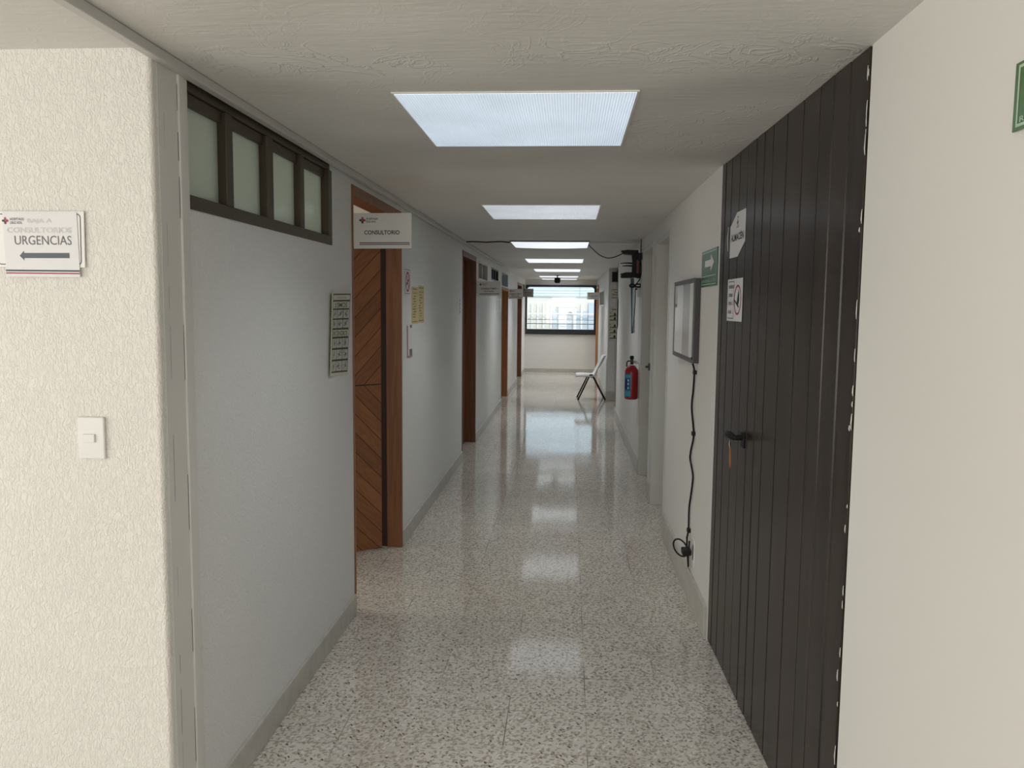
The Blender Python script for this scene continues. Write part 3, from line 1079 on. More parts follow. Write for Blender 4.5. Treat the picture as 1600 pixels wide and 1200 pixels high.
def small_window(n, W, fm, pm, label, nbars, x=XL, sgn=1, depth=0.1):
    y0, y1, z0, z1 = W
    e = struct_empty('window_%d' % n, (x, (y0 + y1) / 2, z0), label)
    mb = MB()
    xa, xb = x - sgn * depth, x + sgn * 0.004
    mb.box(xa, xb, y0, y1, z0, z0 + 0.02, fm)
    mb.box(xa, xb, y0, y1, z1 - 0.02, z1, fm)
    mb.box(xa, xb, y0, y0 + 0.03, z0 + 0.02, z1 - 0.02, fm)
    mb.box(xa, xb, y1 - 0.03, y1, z0 + 0.02, z1 - 0.02, fm)
    mb.build('window_frame', e)
    for k in range(1, nbars):
        y = y0 + (y1 - y0) * k / nbars
        MB().box(xa, xb - sgn * 0.012, y - 0.018, y + 0.018, z0 + 0.02, z1 - 0.02, fm).build('mullion', e)
    for k in range(nbars):
        a = y0 + (y1 - y0) * k / nbars
        b = y0 + (y1 - y0) * (k + 1) / nbars
        MB().box(x - sgn * 0.075, x - sgn * 0.07, a + 0.018, b - 0.018, z0 + 0.02, z1 - 0.02, pm).build('pane', e)
small_window(2, W2, M_ALU, M_DARKPANE, 'small brownish transom window just past the second left doorway', 2)
small_window(3, W3, M_BLACKFR, M_DARKPANE2, 'small dark transom window before the third left doorway', 3)
small_window(4, W4, M_ALU, M_DARKPANE2, 'small transom window on the left by the end window', 2)
small_window(5, (15.9, 18.1, 1.62, 1.935), M_ALU, M_DARKPANE2, 'small high window on the far right wall', 2, XR2, -1)

# far right doorway, orange wood, standing open to a sunny room
e = struct_empty('door_7', (XR2, 19.3, 0), 'orange-brown door frame on the right beside the end window')
for a, b in ((18.66, 18.73), (19.87, 19.94)):
    MB().box(XR2 - 0.018, XR2 + 0.125, a, b, 0, 2.10, M_OAK).build('door_jamb', e, bevel=0.003)
MB().box(XR2 - 0.018, XR2 + 0.125, 18.73, 19.87, 2.03, 2.10, M_OAK).build('door_head', e, bevel=0.003)
MB().box(XR2 + 0.09, XR2 + 0.125, 18.735, 18.78, 0, 2.03, M_OAK).build('door_stop', e)

# two off-white doors on the right
for n, D, lab in ((5, DA, 'off-white doorway on the right, nearer of the two beside the light box'), (6, DB, 'off-white doorway on the right beside the fire extinguisher')):
    y0, y1, z0, z1 = D
    e = struct_empty('door_%d' % n, (XR, (y0 + y1) / 2, 0), lab)
    MB().box(XR - 0.008, XR + 0.165, y0 - 0.001, y0 + 0.03, 0, z1, M_JAMB).build('door_jamb', e, bevel=0.003)
    MB().box(XR - 0.008, XR + 0.165, y1 - 0.03, y1 + 0.001, 0, z1, M_JAMB).build('door_jamb', e, bevel=0.003)
    MB().box(XR - 0.008, XR + 0.165, y0 + 0.03, y1 - 0.03, z1 - 0.035, z1, M_JAMB).build('door_head', e, bevel=0.003)
    leaf = MB().box(XR + 0.12, XR + 0.16, y0 + 0.032, y1 - 0.032, 0.006, z1 - 0.037, M_JAMB).build('door_leaf', e, bevel=0.002)
    MB().tube([(XR + 0.12, y0 + 0.11, 1.05), (XR + 0.07, y0 + 0.11, 1.05), (XR + 0.07, y0 + 0.2, 1.05)], 0.009, M_CHROME).build('door_handle', leaf)
    if n == 6:
        MB().box(XR - 0.022, XR - 0.008, y0 - 0.001, y0 + 0.028, 1.075, 1.135, M_BOXDARK).tube([(XR - 0.022, y0 + 0.014, 1.105), (XR - 0.045, y0 + 0.014, 1.105)], 0.010, M_BOXDARK).build('door_latch', e)

# ------------------------------------------------------------------ end window
w = struct_empty('window_6', (-0.2, YE, 0.92), 'wide black-framed window filling the end of the corridor')
x0, x1, z0, z1 = WE
mb = MB()
ya, yb = YE - 0.03, YE + 0.10
mb.box(x0, x1, ya, yb, z1 - 0.05, z1, M_BLACKFR)
mb.box(x0, x0 + 0.035, ya, yb, z0, z1 - 0.05, M_BLACKFR)
mb.box(x1 - 0.05, x1, ya, yb, z0, z1 - 0.05, M_BLACKFR)
mb.box(x0 + 0.035, x1 - 0.05, ya, yb, z0, z0 + 0.085, M_BLACKFR)
mb.box(x0 + 0.035, x1 - 0.05, ya + 0.03, yb, z0 + 0.085, z0 + 0.125, M_BLACKFR)
# rounded corner blocks
for cx, sg in ((x0 + 0.035, 1), (x1 - 0.05, -1)):
    arc = [(cx, ya + 0.03, z1 - 0.05)]
    for k in range(7):
        t = math.pi / 2 * k / 6
        arc.append((cx + sg * 0.07 * (1 - math.sin(t)), ya + 0.03, z1 - 0.05 - 0.07 * (1 - math.cos(t))))
    mb.prism(arc, (0, 0.06, 0), M_BLACKFR)
mb.build('window_frame', w)
MB().box(x0 + 0.03, x1 - 0.045, YE + 0.04, YE + 0.046, z0 + 0.12, z1 - 0.05, M_GLASS).build('pane', w)

# ------------------------------------------------------------------ dark plank panelling and store-room door
PA, PB = Vector((0.735, 2.14, 0)), Vector((0.692, 3.87, 0))
PU = (PB - PA).normalized()              # along the panelling, away from the camera
PN = Vector((-PU.y, PU.x, 0))            # into the corridor
if PN.x > 0:
    PN = -PN
def PP(s, out, z):
    """s = y coordinate along the panelling"""
    k = (s - 2.14) / PU.y
    return PA + PU * k + PN * out + Vector((0, 0, z))
def plank_mesh(seams, z0, z1, m):
    mb = MB()
    g = 0.0022
    for a, b in zip(seams[:-1], seams[1:]):
        o = 0.0008 * math.sin(a * 37.0)
        front = [(a + g, 0.000), (a + g * 2.6, 0.0035 + o), (b - g * 2.6, 0.0035 + o), (b - g, 0.000)]
        poly = [PP(s, out, z0) for s, out in [(a + g, -0.018)] + front + [(b - g, -0.018)]]
        mb.prism(poly, (0, 0, z1 - z0), m)
    mb.hexa([PP(seams[0], -0.04, z0), PP(seams[-1], -0.04, z0), PP(seams[-1], -0.014, z0), PP(seams[0], -0.014, z0),
             PP(seams[0], -0.04, z1), PP(seams[-1], -0.04, z1), PP(seams[-1], -0.014, z1), PP(seams[0], -0.014, z1)], M_GROOVE_SHADOW)
    return mb
pn = plank_mesh([2.145, 2.27, 2.395, 2.51, 2.67, 2.845, 3.015, 3.13, 3.243], 0.004, H - 0.002, M_PANEL)
PANEL_ROOT = struct(pn.build('wall_right_panelled'), 'dark stained vertical plank panelling on the right')
fl = MB()
for k in range(26):
    z = 0.15 + 2.08 * random.random() ** 0.6
    hh, ww = 0.01 + 0.05 * random.random(), 0.002 + 0.005 * random.random()
    s0 = 2.1455 + (0.012 * random.random() if k % 4 == 0 else 0)
    fl.prism([PP(s0, 0.0037, z), PP(s0 + ww, 0.0037, z + 0.3 * hh), PP(s0 + 0.6 * ww, 0.0037, z + 0.8 * hh), PP(s0, 0.0037, z + hh)], PN * 0.0012, M_SMOOTH)
pf = fl.build('paint_flakes', PANEL_ROOT)
dd = struct_empty('door_8', (0.70, 3.55, 0), 'narrow dark plank store-room door with a black lever handle')
plank_mesh([3.247, 3.381, 3.518, 3.668, 3.785, 3.868], 0.008, H - 0.003, M_PANEL).build('door_leaf', dd)
hb = MB()
hb.hexa([PP(3.262, 0.004, 1.045), PP(3.302, 0.004, 1.045), PP(3.302, 0.012, 1.045), PP(3.262, 0.012, 1.045),
         PP(3.262, 0.004, 1.105), PP(3.302, 0.004, 1.105), PP(3.302, 0.012, 1.105), PP(3.262, 0.012, 1.105)], M_BLACK)
hb.tube([PP(3.282, 0.010, 1.085), PP(3.282, 0.045, 1.085)], 0.011, M_BLACK)
hb.tube([PP(3.276, 0.045, 1.086), PP(3.33, 0.050, 1.088), PP(3.40, 0.048, 1.082), PP(3.45, 0.036, 1.070)], 0.014, M_BLACK, radii=[0.012, 0.016, 0.014, 0.009])
hb.build('door_handle', dd, bevel=0.002)
k = thing('key_tag', 'brown key tag hanging below the black lever of the plank door', 'key', tuple(PP(3.275, 0.05, 1.0)))
kb = MB().tube([PP(3.282, 0.060, 1.074), PP(3.276, 0.063, 1.058), PP(3.270, 0.060, 1.040)], 0.0018, M_CHROME)
kb.build('key_ring', k)
MB().prism([PP(3.285, 0.058, 1.043), PP(3.263, 0.058, 1.046), PP(3.250, 0.058, 0.985), PP(3.262, 0.058, 0.965), PP(3.275, 0.058, 0.985)], PN * 0.004, M_BRASS).build('key_tag_body', k)

def panel_sheet(s_far, s_near, z0, z1, out=0.0045, thick=0.0012, shear=0.0):
    return Sheet(PP(s_far, out, z1), PP(s_near, out, z1), PP(s_near, out, z0), PP(s_far, out, z0), thick)

# ------------------------------------------------------------------ ceiling lights
LIGHTS = [(-0.550, 0.192, 2.55, 3.365), (-0.573, 0.182, 5.325, 6.145), (-0.600, 0.180, 8.22, 9.03), (-0.620, 0.175, 11.26, 12.22),
          (-0.636, 0.174, 14.30, 15.32), (-0.660, 0.168, 17.55, 18.30), (-0.668, 0.155, 19.2, 19.85)]
LLAB = ['large recessed ceiling panel light nearest the camera', 'ceiling panel light between the nearest one and the cables',
        'ceiling panel light with black cables running to both its ends', 'ceiling panel light just beyond the one with cables',
        'ceiling panel light in the middle of the far corridor, fifth from the camera', 'ceiling panel light right above the hanging black camera',
        'ceiling panel light closest to the end window']
for i, (xa, xb, ya, yb) in enumerate(LIGHTS):
    t = thing('ceiling_light', LLAB[i], 'ceiling light', ((xa + xb) / 2, (ya + yb) / 2, H), 'rectangular ceiling panel lights')
    drop = 0.006 if i != 2 else 0.030
    fm = MB()
    w_ = 0.008
    fmat = M_PLASTIC if i != 2 else M_BOXDARK
    for b in ((xa - w_, xb + w_, ya - w_, ya), (xa - w_, xb + w_, yb, yb + w_), (xa - w_, xa, ya, yb), (xb, xb + w_, ya, yb)):
        fm.box(*b, H - 0.005 if i != 2 else H - 0.012, H - 0.0005, fmat)
    fm.build('light_frame', t)
    dm = MB()
    if i == 2:
        # loose cover: sits lower and bowed
        n = 8
        for k in range(n):
            a = xa + (xb - xa) * k / n
            b = xa + (xb - xa) * (k + 1) / n
            za = H - 0.012 - 0.008 * math.sin(math.pi * k / n) ** 0.6
            zb = H - 0.012 - 0.008 * math.sin(math.pi * (k + 1) / n) ** 0.6 if k < n - 1 else H - 0.012
            dm.hexa([(a, ya, za), (b, ya, zb), (b, yb, zb), (a, yb, za), (a, ya, H - 0.001), (b, ya, H - 0.001), (b, yb, H - 0.001), (a, yb, H - 0.001)], M_DIFF2)
    else:
        dm.box(xa, xb, ya, yb, H - 0.007, H - 0.0008, (M_DIFF, M_DIFFG)[i] if i < 2 else M_DIFF2)
    dm.build('light_diffuser', t)
    L_ = add_light('ceiling_light_beam', 'AREA', (0, 0, -0.04), (0, 0, -1), (5.0, 5.0, 5.5, 8.5, 10.5, 11.0, 9.0)[i], (0.94, 0.97, 0.97), xb - xa - 0.04, yb - ya - 0.04, 120)
    L_.parent = t

# cables on the ceiling around the third light
pts = [(XL + 0.02, 8.30, H - 0.008), (-0.98, 8.30, H - 0.005), (-0.85, 8.28, H - 0.012), (-0.70, 8.26, H - 0.007), (-0.615, 8.30, H - 0.012)]
tag(MB().tube(pts, 0.006, M_BLACK).build('cable', origin=(XL, 8.3, H)), 'black cable running across the ceiling from the left wall to the third light', 'cable')
pts = []
for k in range(15):
    u = k / 14
    pts.append((0.185 + (0.50 - 0.185) * u, 8.55 - 0.5 * u, 2.236 - 0.115 * u - 0.085 * math.sin(math.pi * min(1, u * 0.98)) + 0.0))
tag(MB().tube(pts, 0.005, M_BLACK).build('cable', origin=(0.185, 8.55, H)), 'black cable sagging from the third light to the wall bracket on the right', 'cable')
tag(MB().box(0.19, XR - 0.001, 8.31, 8.33, H - 0.014, H - 0.001, M_TRUNK).build('cable_trunking', origin=(0.19, 8.32, H)), 'thin pale trunking across the ceiling from the third light to the right wall', 'cable trunking')

# hanging security camera
t = thing('security_camera', 'small black camera hanging from the ceiling near the end window', 'camera', (-0.268, 17.3, H))
MB().lathe((-0.268, 17.3, H - 0.012), [(0.035, 0), (0.035, 0.011)], M_BLACK).build('ceiling_plate', t)
MB().tube([(-0.268, 17.3, H - 0.01), (-0.268, 17.3, H - 0.05)], 0.012, M_BLACK).build('stem', t)
cb = MB().lathe((-0.268, 17.3, H - 0.165), [(0.02, 0), (0.05, 0.008), (0.062, 0.03), (0.065, 0.06), (0.062, 0.10), (0.05, 0.118), (0.02, 0.122)], M_BLACK).build('camera_body', t)
MB().lathe((-0.268, 17.3 - 0.071, H - 0.105), [(0.022, 0.0), (0.022, 0.004)], M_BOXDARK, axis='X').build('lens', cb)

# ------------------------------------------------------------------ blade signs
def blade_sign(x0, x1, z0, z1, y, lines, label, side=-1, tilt=0.0, bright=M_SIGN):
    t = thing('blade_sign', label, 'sign', (x0 if side < 0 else x1, y, z1), 'white blade signs over the corridor doors')
    th = 0.008
    sh = Sheet((x0, y, z1), (x1, y, z1 + tilt), (x1, y, z0 + tilt), (x0, y, z0), th)
    mb = MB()
    sh.body(mb, bright)
    pan = mb.build('sign_panel', t, bevel=0.001)
    em = MB()
    emblem(sh, em, 0.155, 0.20, 0.0165)
    em.build('emblem', t)
    tpart(t, sh, 'HOSPITALES', 0.215, 0.42, 0.135, 0.187, M_INK, bold=0.02)
    tpart(t, sh, 'CRUZ AZUL', 0.215, 0.385, 0.213, 0.265, M_INK, bold=0.02)
    for s, u0, u1, v0, v1, b in lines:
        tpart(t, sh, s, u0, u1, v0, v1, M_INK, bold=b + 0.016)
    st = MB()
    sh.rect(st, 0.10, 0.965, 0.825, 0.85, M_PURPLE)
    sh.rect(st, 0.10, 0.965, 0.872, 0.896, M_PURPLE)
    st.build('stripes', t)
    br = MB()
    xs = (x0 - 0.012, x0 + 0.012) if side < 0 else (x1 - 0.012, x1 + 0.022)
    br.box(xs[0], xs[1], y + 0.0005, y + 0.012, z0 + 0.03, z1 - 0.03, M_ALU)
    br.build('mounting_bracket', t)
    return t
blade_sign(-1.080, -0.788, 1.878, 2.052, 4.06, [('CONSULTORIO', 0.185, 0.795, 0.485, 0.605, 0.008)],
           'white CONSULTORIO blade sign at the nearest left doorway', tilt=0.002)
blade_sign(-1.086, -0.812, 1.712, 1.882, 9.56, [('CONSULTORIO 1', 0.16, 0.90, 0.44, 0.56, 0.01), ('Ginecología', 0.30, 0.72, 0.63, 0.73, 0.006)],
           'CONSULTORIO 1 blade sign below the small brownish transom window', tilt=0.006)
blade_sign(-1.086, -0.833, 1.728, 1.898, 14.50, [('CONSULTORIO 2', 0.08, 0.92, 0.44, 0.58, 0.01), ('Medicina Interna', 0.22, 0.80, 0.65, 0.75, 0.006)],
           'CONSULTORIO 2 blade sign just past the third left doorway', tilt=0.004)
M_SIGN2 = mat('sign_grey_acrylic', (0.34, 0.33, 0.31), 0.3)
blade_sign(-1.086, -0.826, 1.812, 2.0, 18.62, [('DIRECCIÓN', 0.12, 0.86, 0.40, 0.56, 0.012), ('Consultorio 3', 0.2, 0.8, 0.63, 0.73, 0.006)],
           'grey blade sign overlapping the left edge of the end window', tilt=-0.004, bright=M_SIGN2)
blade_sign(0.385, 0.650, 1.764, 1.922, 18.4, [('CONSULTORIO', 0.12, 0.90, 0.44, 0.58, 0.01), ('Rayos X', 0.3, 0.7, 0.65, 0.75, 0.006)],
           'blade sign on the right overlapping the corner of the end window', side=1)

# ------------------------------------------------------------------ hall wall: direction sign and switch
t = thing('direction_sign', 'white URGENCIAS sign with a left arrow on the textured hall wall', 'sign', (-1.39, 2.09, 1.66))
bd = front_sheet(-1.520, -1.272, 1.690, 1.837, 2.087, 0.004)
bd.c[1].z += 0.0; bd.c[2].x -= 0.002
mb = MB(); bd.body(mb, M_BOARD); bo = mb.build('backing_board', t, bevel=0.0015)
mb = MB()
a = bd
n = 6
rad = 0.010
def border(mbx, sh, u0, u1, v0, v1, w, m):
    sh.rect(mbx, u0 + 0.04, u1 - 0.04, v0, v0 + w / sh.h, m)
    sh.rect(mbx, u0 + 0.04, u1 - 0.04, v1 - w / sh.h, v1, m)
    sh.rect(mbx, u0, u0 + w / sh.w, v0 + 0.07, v1 - 0.07, m)
    sh.rect(mbx, u1 - w / sh.w, u1, v0 + 0.07, v1 - 0.07, m)
    for cu, cv, su, sv in ((u0 + .04, v0 + .07, -1, -1), (u1 - .04, v0 + .07, 1, -1), (u1 - .04, v1 - .07, 1, 1), (u0 + .04, v1 - .07, -1, 1)):
        pts = []
        for k in range(6):
            q = math.pi / 2 * k / 5
            pts.append((cu + su * 0.04 * math.cos(q), cv + sv * 0.07 * math.sin(q)))
        for k in range(5, -1, -1):
            q = math.pi / 2 * k / 5
            pts.append((cu + su * (0.04 - w / sh.w) * math.cos(q), cv + sv * (0.07 - w / sh.h) * math.sin(q)))
        sh.poly(mbx, pts, m)
border(mb, bd, 0.03, 0.965, 0.05, 0.955, 0.0022, M_NAVY)
mb.build('border_line', bo)
ps = Sheet((-1.494, 2.0825, 1.834), (-1.291, 2.0825, 1.834), (-1.2875, 2.0825, 1.665), (-1.4905, 2.0825, 1.6655), 0.0015)
mb = MB(); ps.body(mb, M_PAPER); pp = mb.build('paper_sheet', t)
tpart(pp, ps, 'BAJA A', 0.335, 0.665, 0.10, 0.185, M_GHOST, bold=0.02)
tpart(pp, ps, 'CONSULTORIOS', 0.05, 0.92, 0.235, 0.32, M_GHOST, bold=0.02)
tpart(pp, ps, 'URGENCIAS', 0.145, 0.915, 0.365, 0.505, M_GREYINK)
tpart(pp, ps, 'HOSPITALES', 0.10, 0.29, 0.09, 0.13, M_GREYINK, bold=0.012)
tpart(pp, ps, 'CRUZ AZUL', 0.10, 0.265, 0.145, 0.185, M_GREYINK, bold=0.012)
mb = MB(); emblem(ps, mb, 0.035, 0.135, 0.0092); mb.build('emblem', pp)
mb = MB()
ps.poly(mb, [(0.20, 0.675), (0.262, 0.60), (0.262, 0.633), (0.875, 0.628), (0.875, 0.708), (0.262, 0.712), (0.262, 0.75)], M_ARROW)
mb.build('arrow', pp)
mb = MB()
ps.rect(mb, 0.0, 1.0, 0.893, 0.918, M_NAVY)
ps.rect(mb, 0.0, 1.0, 0.935, 0.955, M_RED)
mb.build('stripes', pp)

t = thing('light_switch', 'white light switch on the textured hall wall below the arrow sign', 'switch', (-1.275, 2.09, 1.18))
MB().box(-1.3125, -1.2385, 2.080, 2.0895, 1.180, 1.2935, M_PLASTIC).build('switch_plate', t, bevel=0.003)
MB().box(-1.2955, -1.2625, 2.0745, 2.0805, 1.2255, 1.2480, M_PLASTIC).build('rocker', t, bevel=0.002)

# ------------------------------------------------------------------ papers on the left wall
t = thing('emergency_poster', 'curling cream SISMOS and INCENDIOS poster left of the nearest doorway', 'poster', (XL, 3.78, 1.26))
po = Sheet((XL + 0.002, 3.655, 1.655), (XL + 0.002, 3.995, 1.662), (XL + 0.002, 3.945, 1.258), (XL + 0.002, 3.610, 1.277), 0.0012,
           curl=lambda u, v: 0.012 * max(0, 1 - 3 * u) + 0.008 * max(0, 1 - 4 * v) * u)
mb = MB(); po.body(mb, M_CREAM, 8, 8); ps_ = mb.build('poster_sheet', t)
gb = MB()
po.rect(gb, 0.07, 0.965, 0.02, 0.035, M_DKINK, nu=6)
rows = [0.035, 0.11, 0.115, 0.205, 0.22, 0.32, 0.335, 0.435, 0.455, 0.545, 0.565, 0.675, 0.695, 0.815, 0.835, 0.955]
for v0, v1 in ((0.095, 0.115), (0.195, 0.215), (0.315, 0.335), (0.432, 0.455), (0.535, 0.560), (0.670, 0.695), (0.808, 0.832), (0.950, 0.968)):
    po.rect(gb, 0.07, 0.965, v0, v1, M_DKINK, nu=6)
po.rect(gb, 0.07, 0.085, 0.02, 0.968, M_DKINK)
po.rect(gb, 0.95, 0.965, 0.02, 0.968, M_DKINK)
for v0, v1 in ((0.215, 0.432), (0.56, 0.95)):
    for u in (0.36, 0.655):
        po.rect(gb, u, u + 0.022, v0, v1, M_DKINK)
gb.build('grid', ps_)
for v0, v1 in ((0.215, 0.315), (0.335, 0.432), (0.56, 0.67), (0.695, 0.808), (0.832, 0.95)):
    pb = MB()
    for u0 in (0.09, 0.385, 0.68):
        po.rect(pb, u0 + 0.01, u0 + 0.26, v0 + 0.006, v1 - 0.004, M_CELL, 0.0004, nu=3)
        for q in range(5):
            uu = u0 + 0.02 + random.random() * 0.13
            vv = v0 + 0.012 + (v1 - v0 - 0.03) * (q / 5)
            po.rect(pb, uu, uu + 0.05 + 0.06 * random.random(), vv, vv + 0.008, M_GREYINK, 0.0008)
        po.ellipse(pb, u0 + 0.08 + 0.1 * random.random(), (v0 + v1) / 2, 0.035, 0.02, M_GREYINK, 0.0009, 10)
    pb.build('picture_row', ps_)
tpart(ps_, po, 'QUÉ HACER EN', 0.28, 0.75, 0.055, 0.08, M_GREYINK)
tpart(ps_, po, 'SISMOS', 0.20, 0.85, 0.127, 0.185, M_DKINK, bold=0.015)
tpart(ps_, po, 'INCENDIOS', 0.13, 0.92, 0.468, 0.525, M_DKINK, bold=0.015)

t = thing('no_smoking_sign', 'small white no-smoking sign just right of the nearest left doorway', 'sign', (XL, 5.42, 1.665))
sh = wall_sheet_left(5.345, 5.535, 1.665, 1.846, 0.001, 0.003)
mb = MB(); sh.body(mb, M_PAPER); b_ = mb.build('sign_panel', t)
mb = MB()
sh.frame(mb, 0.06, 0.94, 0.05, 0.95, 0.004, M_GREYINK)
mb.build('border_line', b_)
mb = MB()
sh.line(mb, 0.30, 0.62, 0.72, 0.40, 0.016, M_INK, 0.0008)
sh.line(mb, 0.66, 0.36, 0.58, 0.22, 0.008, M_INK, 0.0008)
sh.ring(mb, 0.5, 0.5, 0.068, 0.014, M_RED, 0.0012)
sh.line(mb, 0.28, 0.25, 0.72, 0.75, 0.012, M_RED, 0.0014)
mb.build('symbol', b_)

def yellow_sheet(y0, y1, z0, z1, label):
    t = thing('yellow_poster', label, 'poster', (XL, (y0 + y1) / 2, z0), 'yellow posters on the left wall')
    sh = wall_sheet_left(y0, y1, z0, z1, 0.001, 0.001)
    mb = MB(); sh.body(mb, M_YELLOW); b_ = mb.build('poster_sheet', t)
    mb = MB()
    sh.rect(mb, 0.1, 0.85, 0.05, 0.075, M_BROWNINK)
    sh.rect(mb, 0.15, 0.9, 0.16, 0.18, M_BROWNINK)
    for k in range(9):
        v = 0.24 + 0.07 * k
        u = 0.08 + 0.3 * random.random()
        sh.rect(mb, u, min(0.95, u + 0.2 + 0.3 * random.random()), v, v + 0.03, M_BROWNINK if k % 3 else M_GREYINK)
    sh.rect(mb, 0.05, 0.95, 0.93, 0.955, M_BROWNINK)
    sh.frame(mb, 0.25, 0.75, 0.45, 0.6, 0.003, M_GREYINK)
    mb.build('print', b_)
yellow_sheet(5.60, 5.825, 1.470, 1.728, 'left yellow printed sheet beside the no-smoking sign')
yellow_sheet(5.845, 6.070, 1.473, 1.742, 'right yellow printed sheet of the pair beyond the no-smoking sign')

t = thing('document_holder', 'narrow clear plastic holder with red edge below the no-smoking sign', 'document holder', (XL, 5.52, 1.25))
MB().box(XL + 0.0005, XL + 0.004, 5.44, 5.60, 1.255, 1.475, M_PAPER).build('sheet', t)
MB().box(XL + 0.0005, XL + 0.007, 5.432, 5.440, 1.25, 1.46, M_REDEDGE).box(XL + 0.0005, XL + 0.007, 5.44, 5.60, 1.247, 1.255, M_REDEDGE).build('red_edge', t)
MB().box(XL + 0.0042, XL + 0.006, 5.50, 5.59, 1.255, 1.30, M_GREYINK).build('print', t)
MB().box(XL + 0.0042, XL + 0.005, 5.52, 5.585, 1.445, 1.465, M_GREYINK).build('heading', t)

t = thing('notice_sheet', 'small white notice with dark marks before the second left doorway', 'notice', (XL, 8.05, 1.51))
sh = wall_sheet_left(7.915, 8.19, 1.508, 1.682, 0.001, 0.002)
mb = MB(); sh.body(mb, M_PAPER); b_ = mb.build('sheet', t)
mb = MB()
for k in range(4):
    sh.ellipse(mb, 0.55, 0.16 + 0.22 * k, 0.10 + 0.03 * (k % 2), 0.06, M_GREYINK, 0.0008, 12)
    sh.rect(mb, 0.25, 0.75, 0.25 + 0.22 * k, 0.27 + 0.22 * k, M_GREYINK)
mb.build('print', b_)

for y0, y1, z0, z1, lab in ((12.20, 12.50, 1.535, 1.705, 'glossy white sheet holder below the dark transom window, nearer of two'),
                            (12.66, 12.98, 1.515, 1.705, 'glossy white sheet holder at the third left doorway, farther of two')):
    t = thing('sheet_holder', lab, 'document holder', (XL, (y0 + y1) / 2, z0), 'glossy white sheet holders')
    MB().box(XL + 0.0005, XL + 0.006, y0, y1, z0, z1, M_PLASTIC).build('holder', t, bevel=0.001)
    MB().box(XL + 0.006, XL + 0.0075, y0 + 0.02, y1 - 0.02, z0 + 0.02, z1 - 0.02, M_PAPER).build('sheet', t)

# ------------------------------------------------------------------ right wall fittings
# light box with its cable
t = thing('light_box', 'dark grey framed light box with a pale screen on the right wall', 'display', (XR, 4.78, 1.30))
x1, x0 = XR - 0.001, XR - 0.034
ya, yb, za, zb = 4.365, 5.20, 1.305, 1.757
MB().box(x0 + 0.004, x1, ya + 0.002, yb - 0.002, za + 0.002, zb - 0.002, M_BOXDARK).build('case', t, bevel=0.002)
mb = MB()
f = 0.026
mb.box(x0, x0 + 0.006, ya, yb, za, za + f, M_ALUGREY)
mb.box(x0, x0 + 0.006, ya, yb, zb - f, zb, M_ALUGREY)
mb.box(x0, x0 + 0.006, ya, ya + f + 0.01, za + f, zb - f, M_ALUGREY)
mb.box(x0, x0 + 0.006, yb - f - 0.01, yb, za + f, zb - f, M_ALUGREY)
mb.build('frame', t, bevel=0.0015)
M_SCREEN = mat('white_acrylic_screen', (0.80, 0.80, 0.80), 0.12, spec=0.5)
M_BAND = mat('grey_brown_reflection', (0.30, 0.275, 0.27), 0.15, spec=0.6)  # door reflection on the screen, painted as a grey-brown band
sc_ = MB().box(x0 + 0.0025, x0 + 0.005, ya + f + 0.01, yb - f - 0.01, za + f, zb - f, M_SCREEN).build('screen', t)
MB().box(x0 + 0.0019, x0 + 0.0026, 4.535, 4.80, za + f, zb - f, M_BAND).build('reflection_band', sc_)
MB().box(x0 + 0.0019, x0 + 0.0026, 5.06, 5.15, 1.60, 1.72, M_GHOST).box(x0 + 0.0015, x0 + 0.0019, 5.07, 5.14, 1.602, 1.622, M_GREYINK).build('small_print', sc_)
MB().box(x0 - 0.004, x0, ya + 0.012, ya + 0.024, za + 0.02, za + 0.034, M_BLACK).build('button', t)
cpts = [(XR - 0.02, 4.44, 1.30), (XR - 0.012, 4.43, 1.26), (XR - 0.008, 4.47, 1.16), (XR - 0.008, 4.51, 1.06), (XR - 0.008, 4.44, 0.97), (XR - 0.008, 4.41, 0.91),
        (XR - 0.008, 4.49, 0.82), (XR - 0.008, 4.51, 0.77), (XR - 0.008, 4.44, 0.73), (XR - 0.008, 4.39, 0.69), (XR - 0.008, 4.43, 0.60), (XR - 0.008, 4.49, 0.50),
        (XR - 0.008, 4.49, 0.42), (XR - 0.012, 4.47, 0.37), (XR - 0.02, 4.465, 0.33)]
def smooth_pts(p, n=5):
    p = [Vector(q) for q in p]
    out = []
    for i in range(len(p) - 1):
        a, b, c, d_ = p[max(i - 1, 0)], p[i], p[i + 1], p[min(i + 2, len(p) - 1)]
        for k in range(n):
            u = k / n
            out.append(0.5 * ((2 * b) + (c - a) * u + (2 * a - 5 * b + 4 * c - d_) * u * u + (3 * b - a - 3 * c + d_) * u ** 3))
    out.append(p[-1])
    return out
t = thing('power_cable', 'black power cable hanging down the right wall from the light box', 'cable', (XR, 4.45, 0.2))
MB().tube(smooth_pts(cpts), 0.0055, M_BLACK).build('cable_run', t)
for y_, z_ in ((4.43, 1.255), (4.415, 0.925), (4.475, 0.375)):
    MB().box(XR - 0.018, XR, y_ - 0.018, y_ + 0.018, z_ - 0.010, z_ + 0.010, M_BLACK).build('cable_clip', t)
lp = []
for k in range(25):
    q = 2 * math.pi * k / 24
    lp.append((XR - 0.045 - 0.030 * math.cos(q), 4.52 + 0.07 * math.cos(q), 0.262 + 0.045 * math.sin(q)))
MB().tube(lp, 0.005, M_BLACK).tube(smooth_pts([(XR - 0.018, 4.465, 0.34), (XR - 0.012, 4.50, 0.27), (XR - 0.012, 4.43, 0.185), (XR - 0.02, 4.39, 0.25), (XR - 0.012, 4.42, 0.33)]), 0.005, M_BLACK).build('cable_loop', t)
MB().box(XR - 0.055, XR - 0.008, 4.36, 4.43, 0.265, 0.295, M_BLACK).build('plug', t, bevel=0.004)
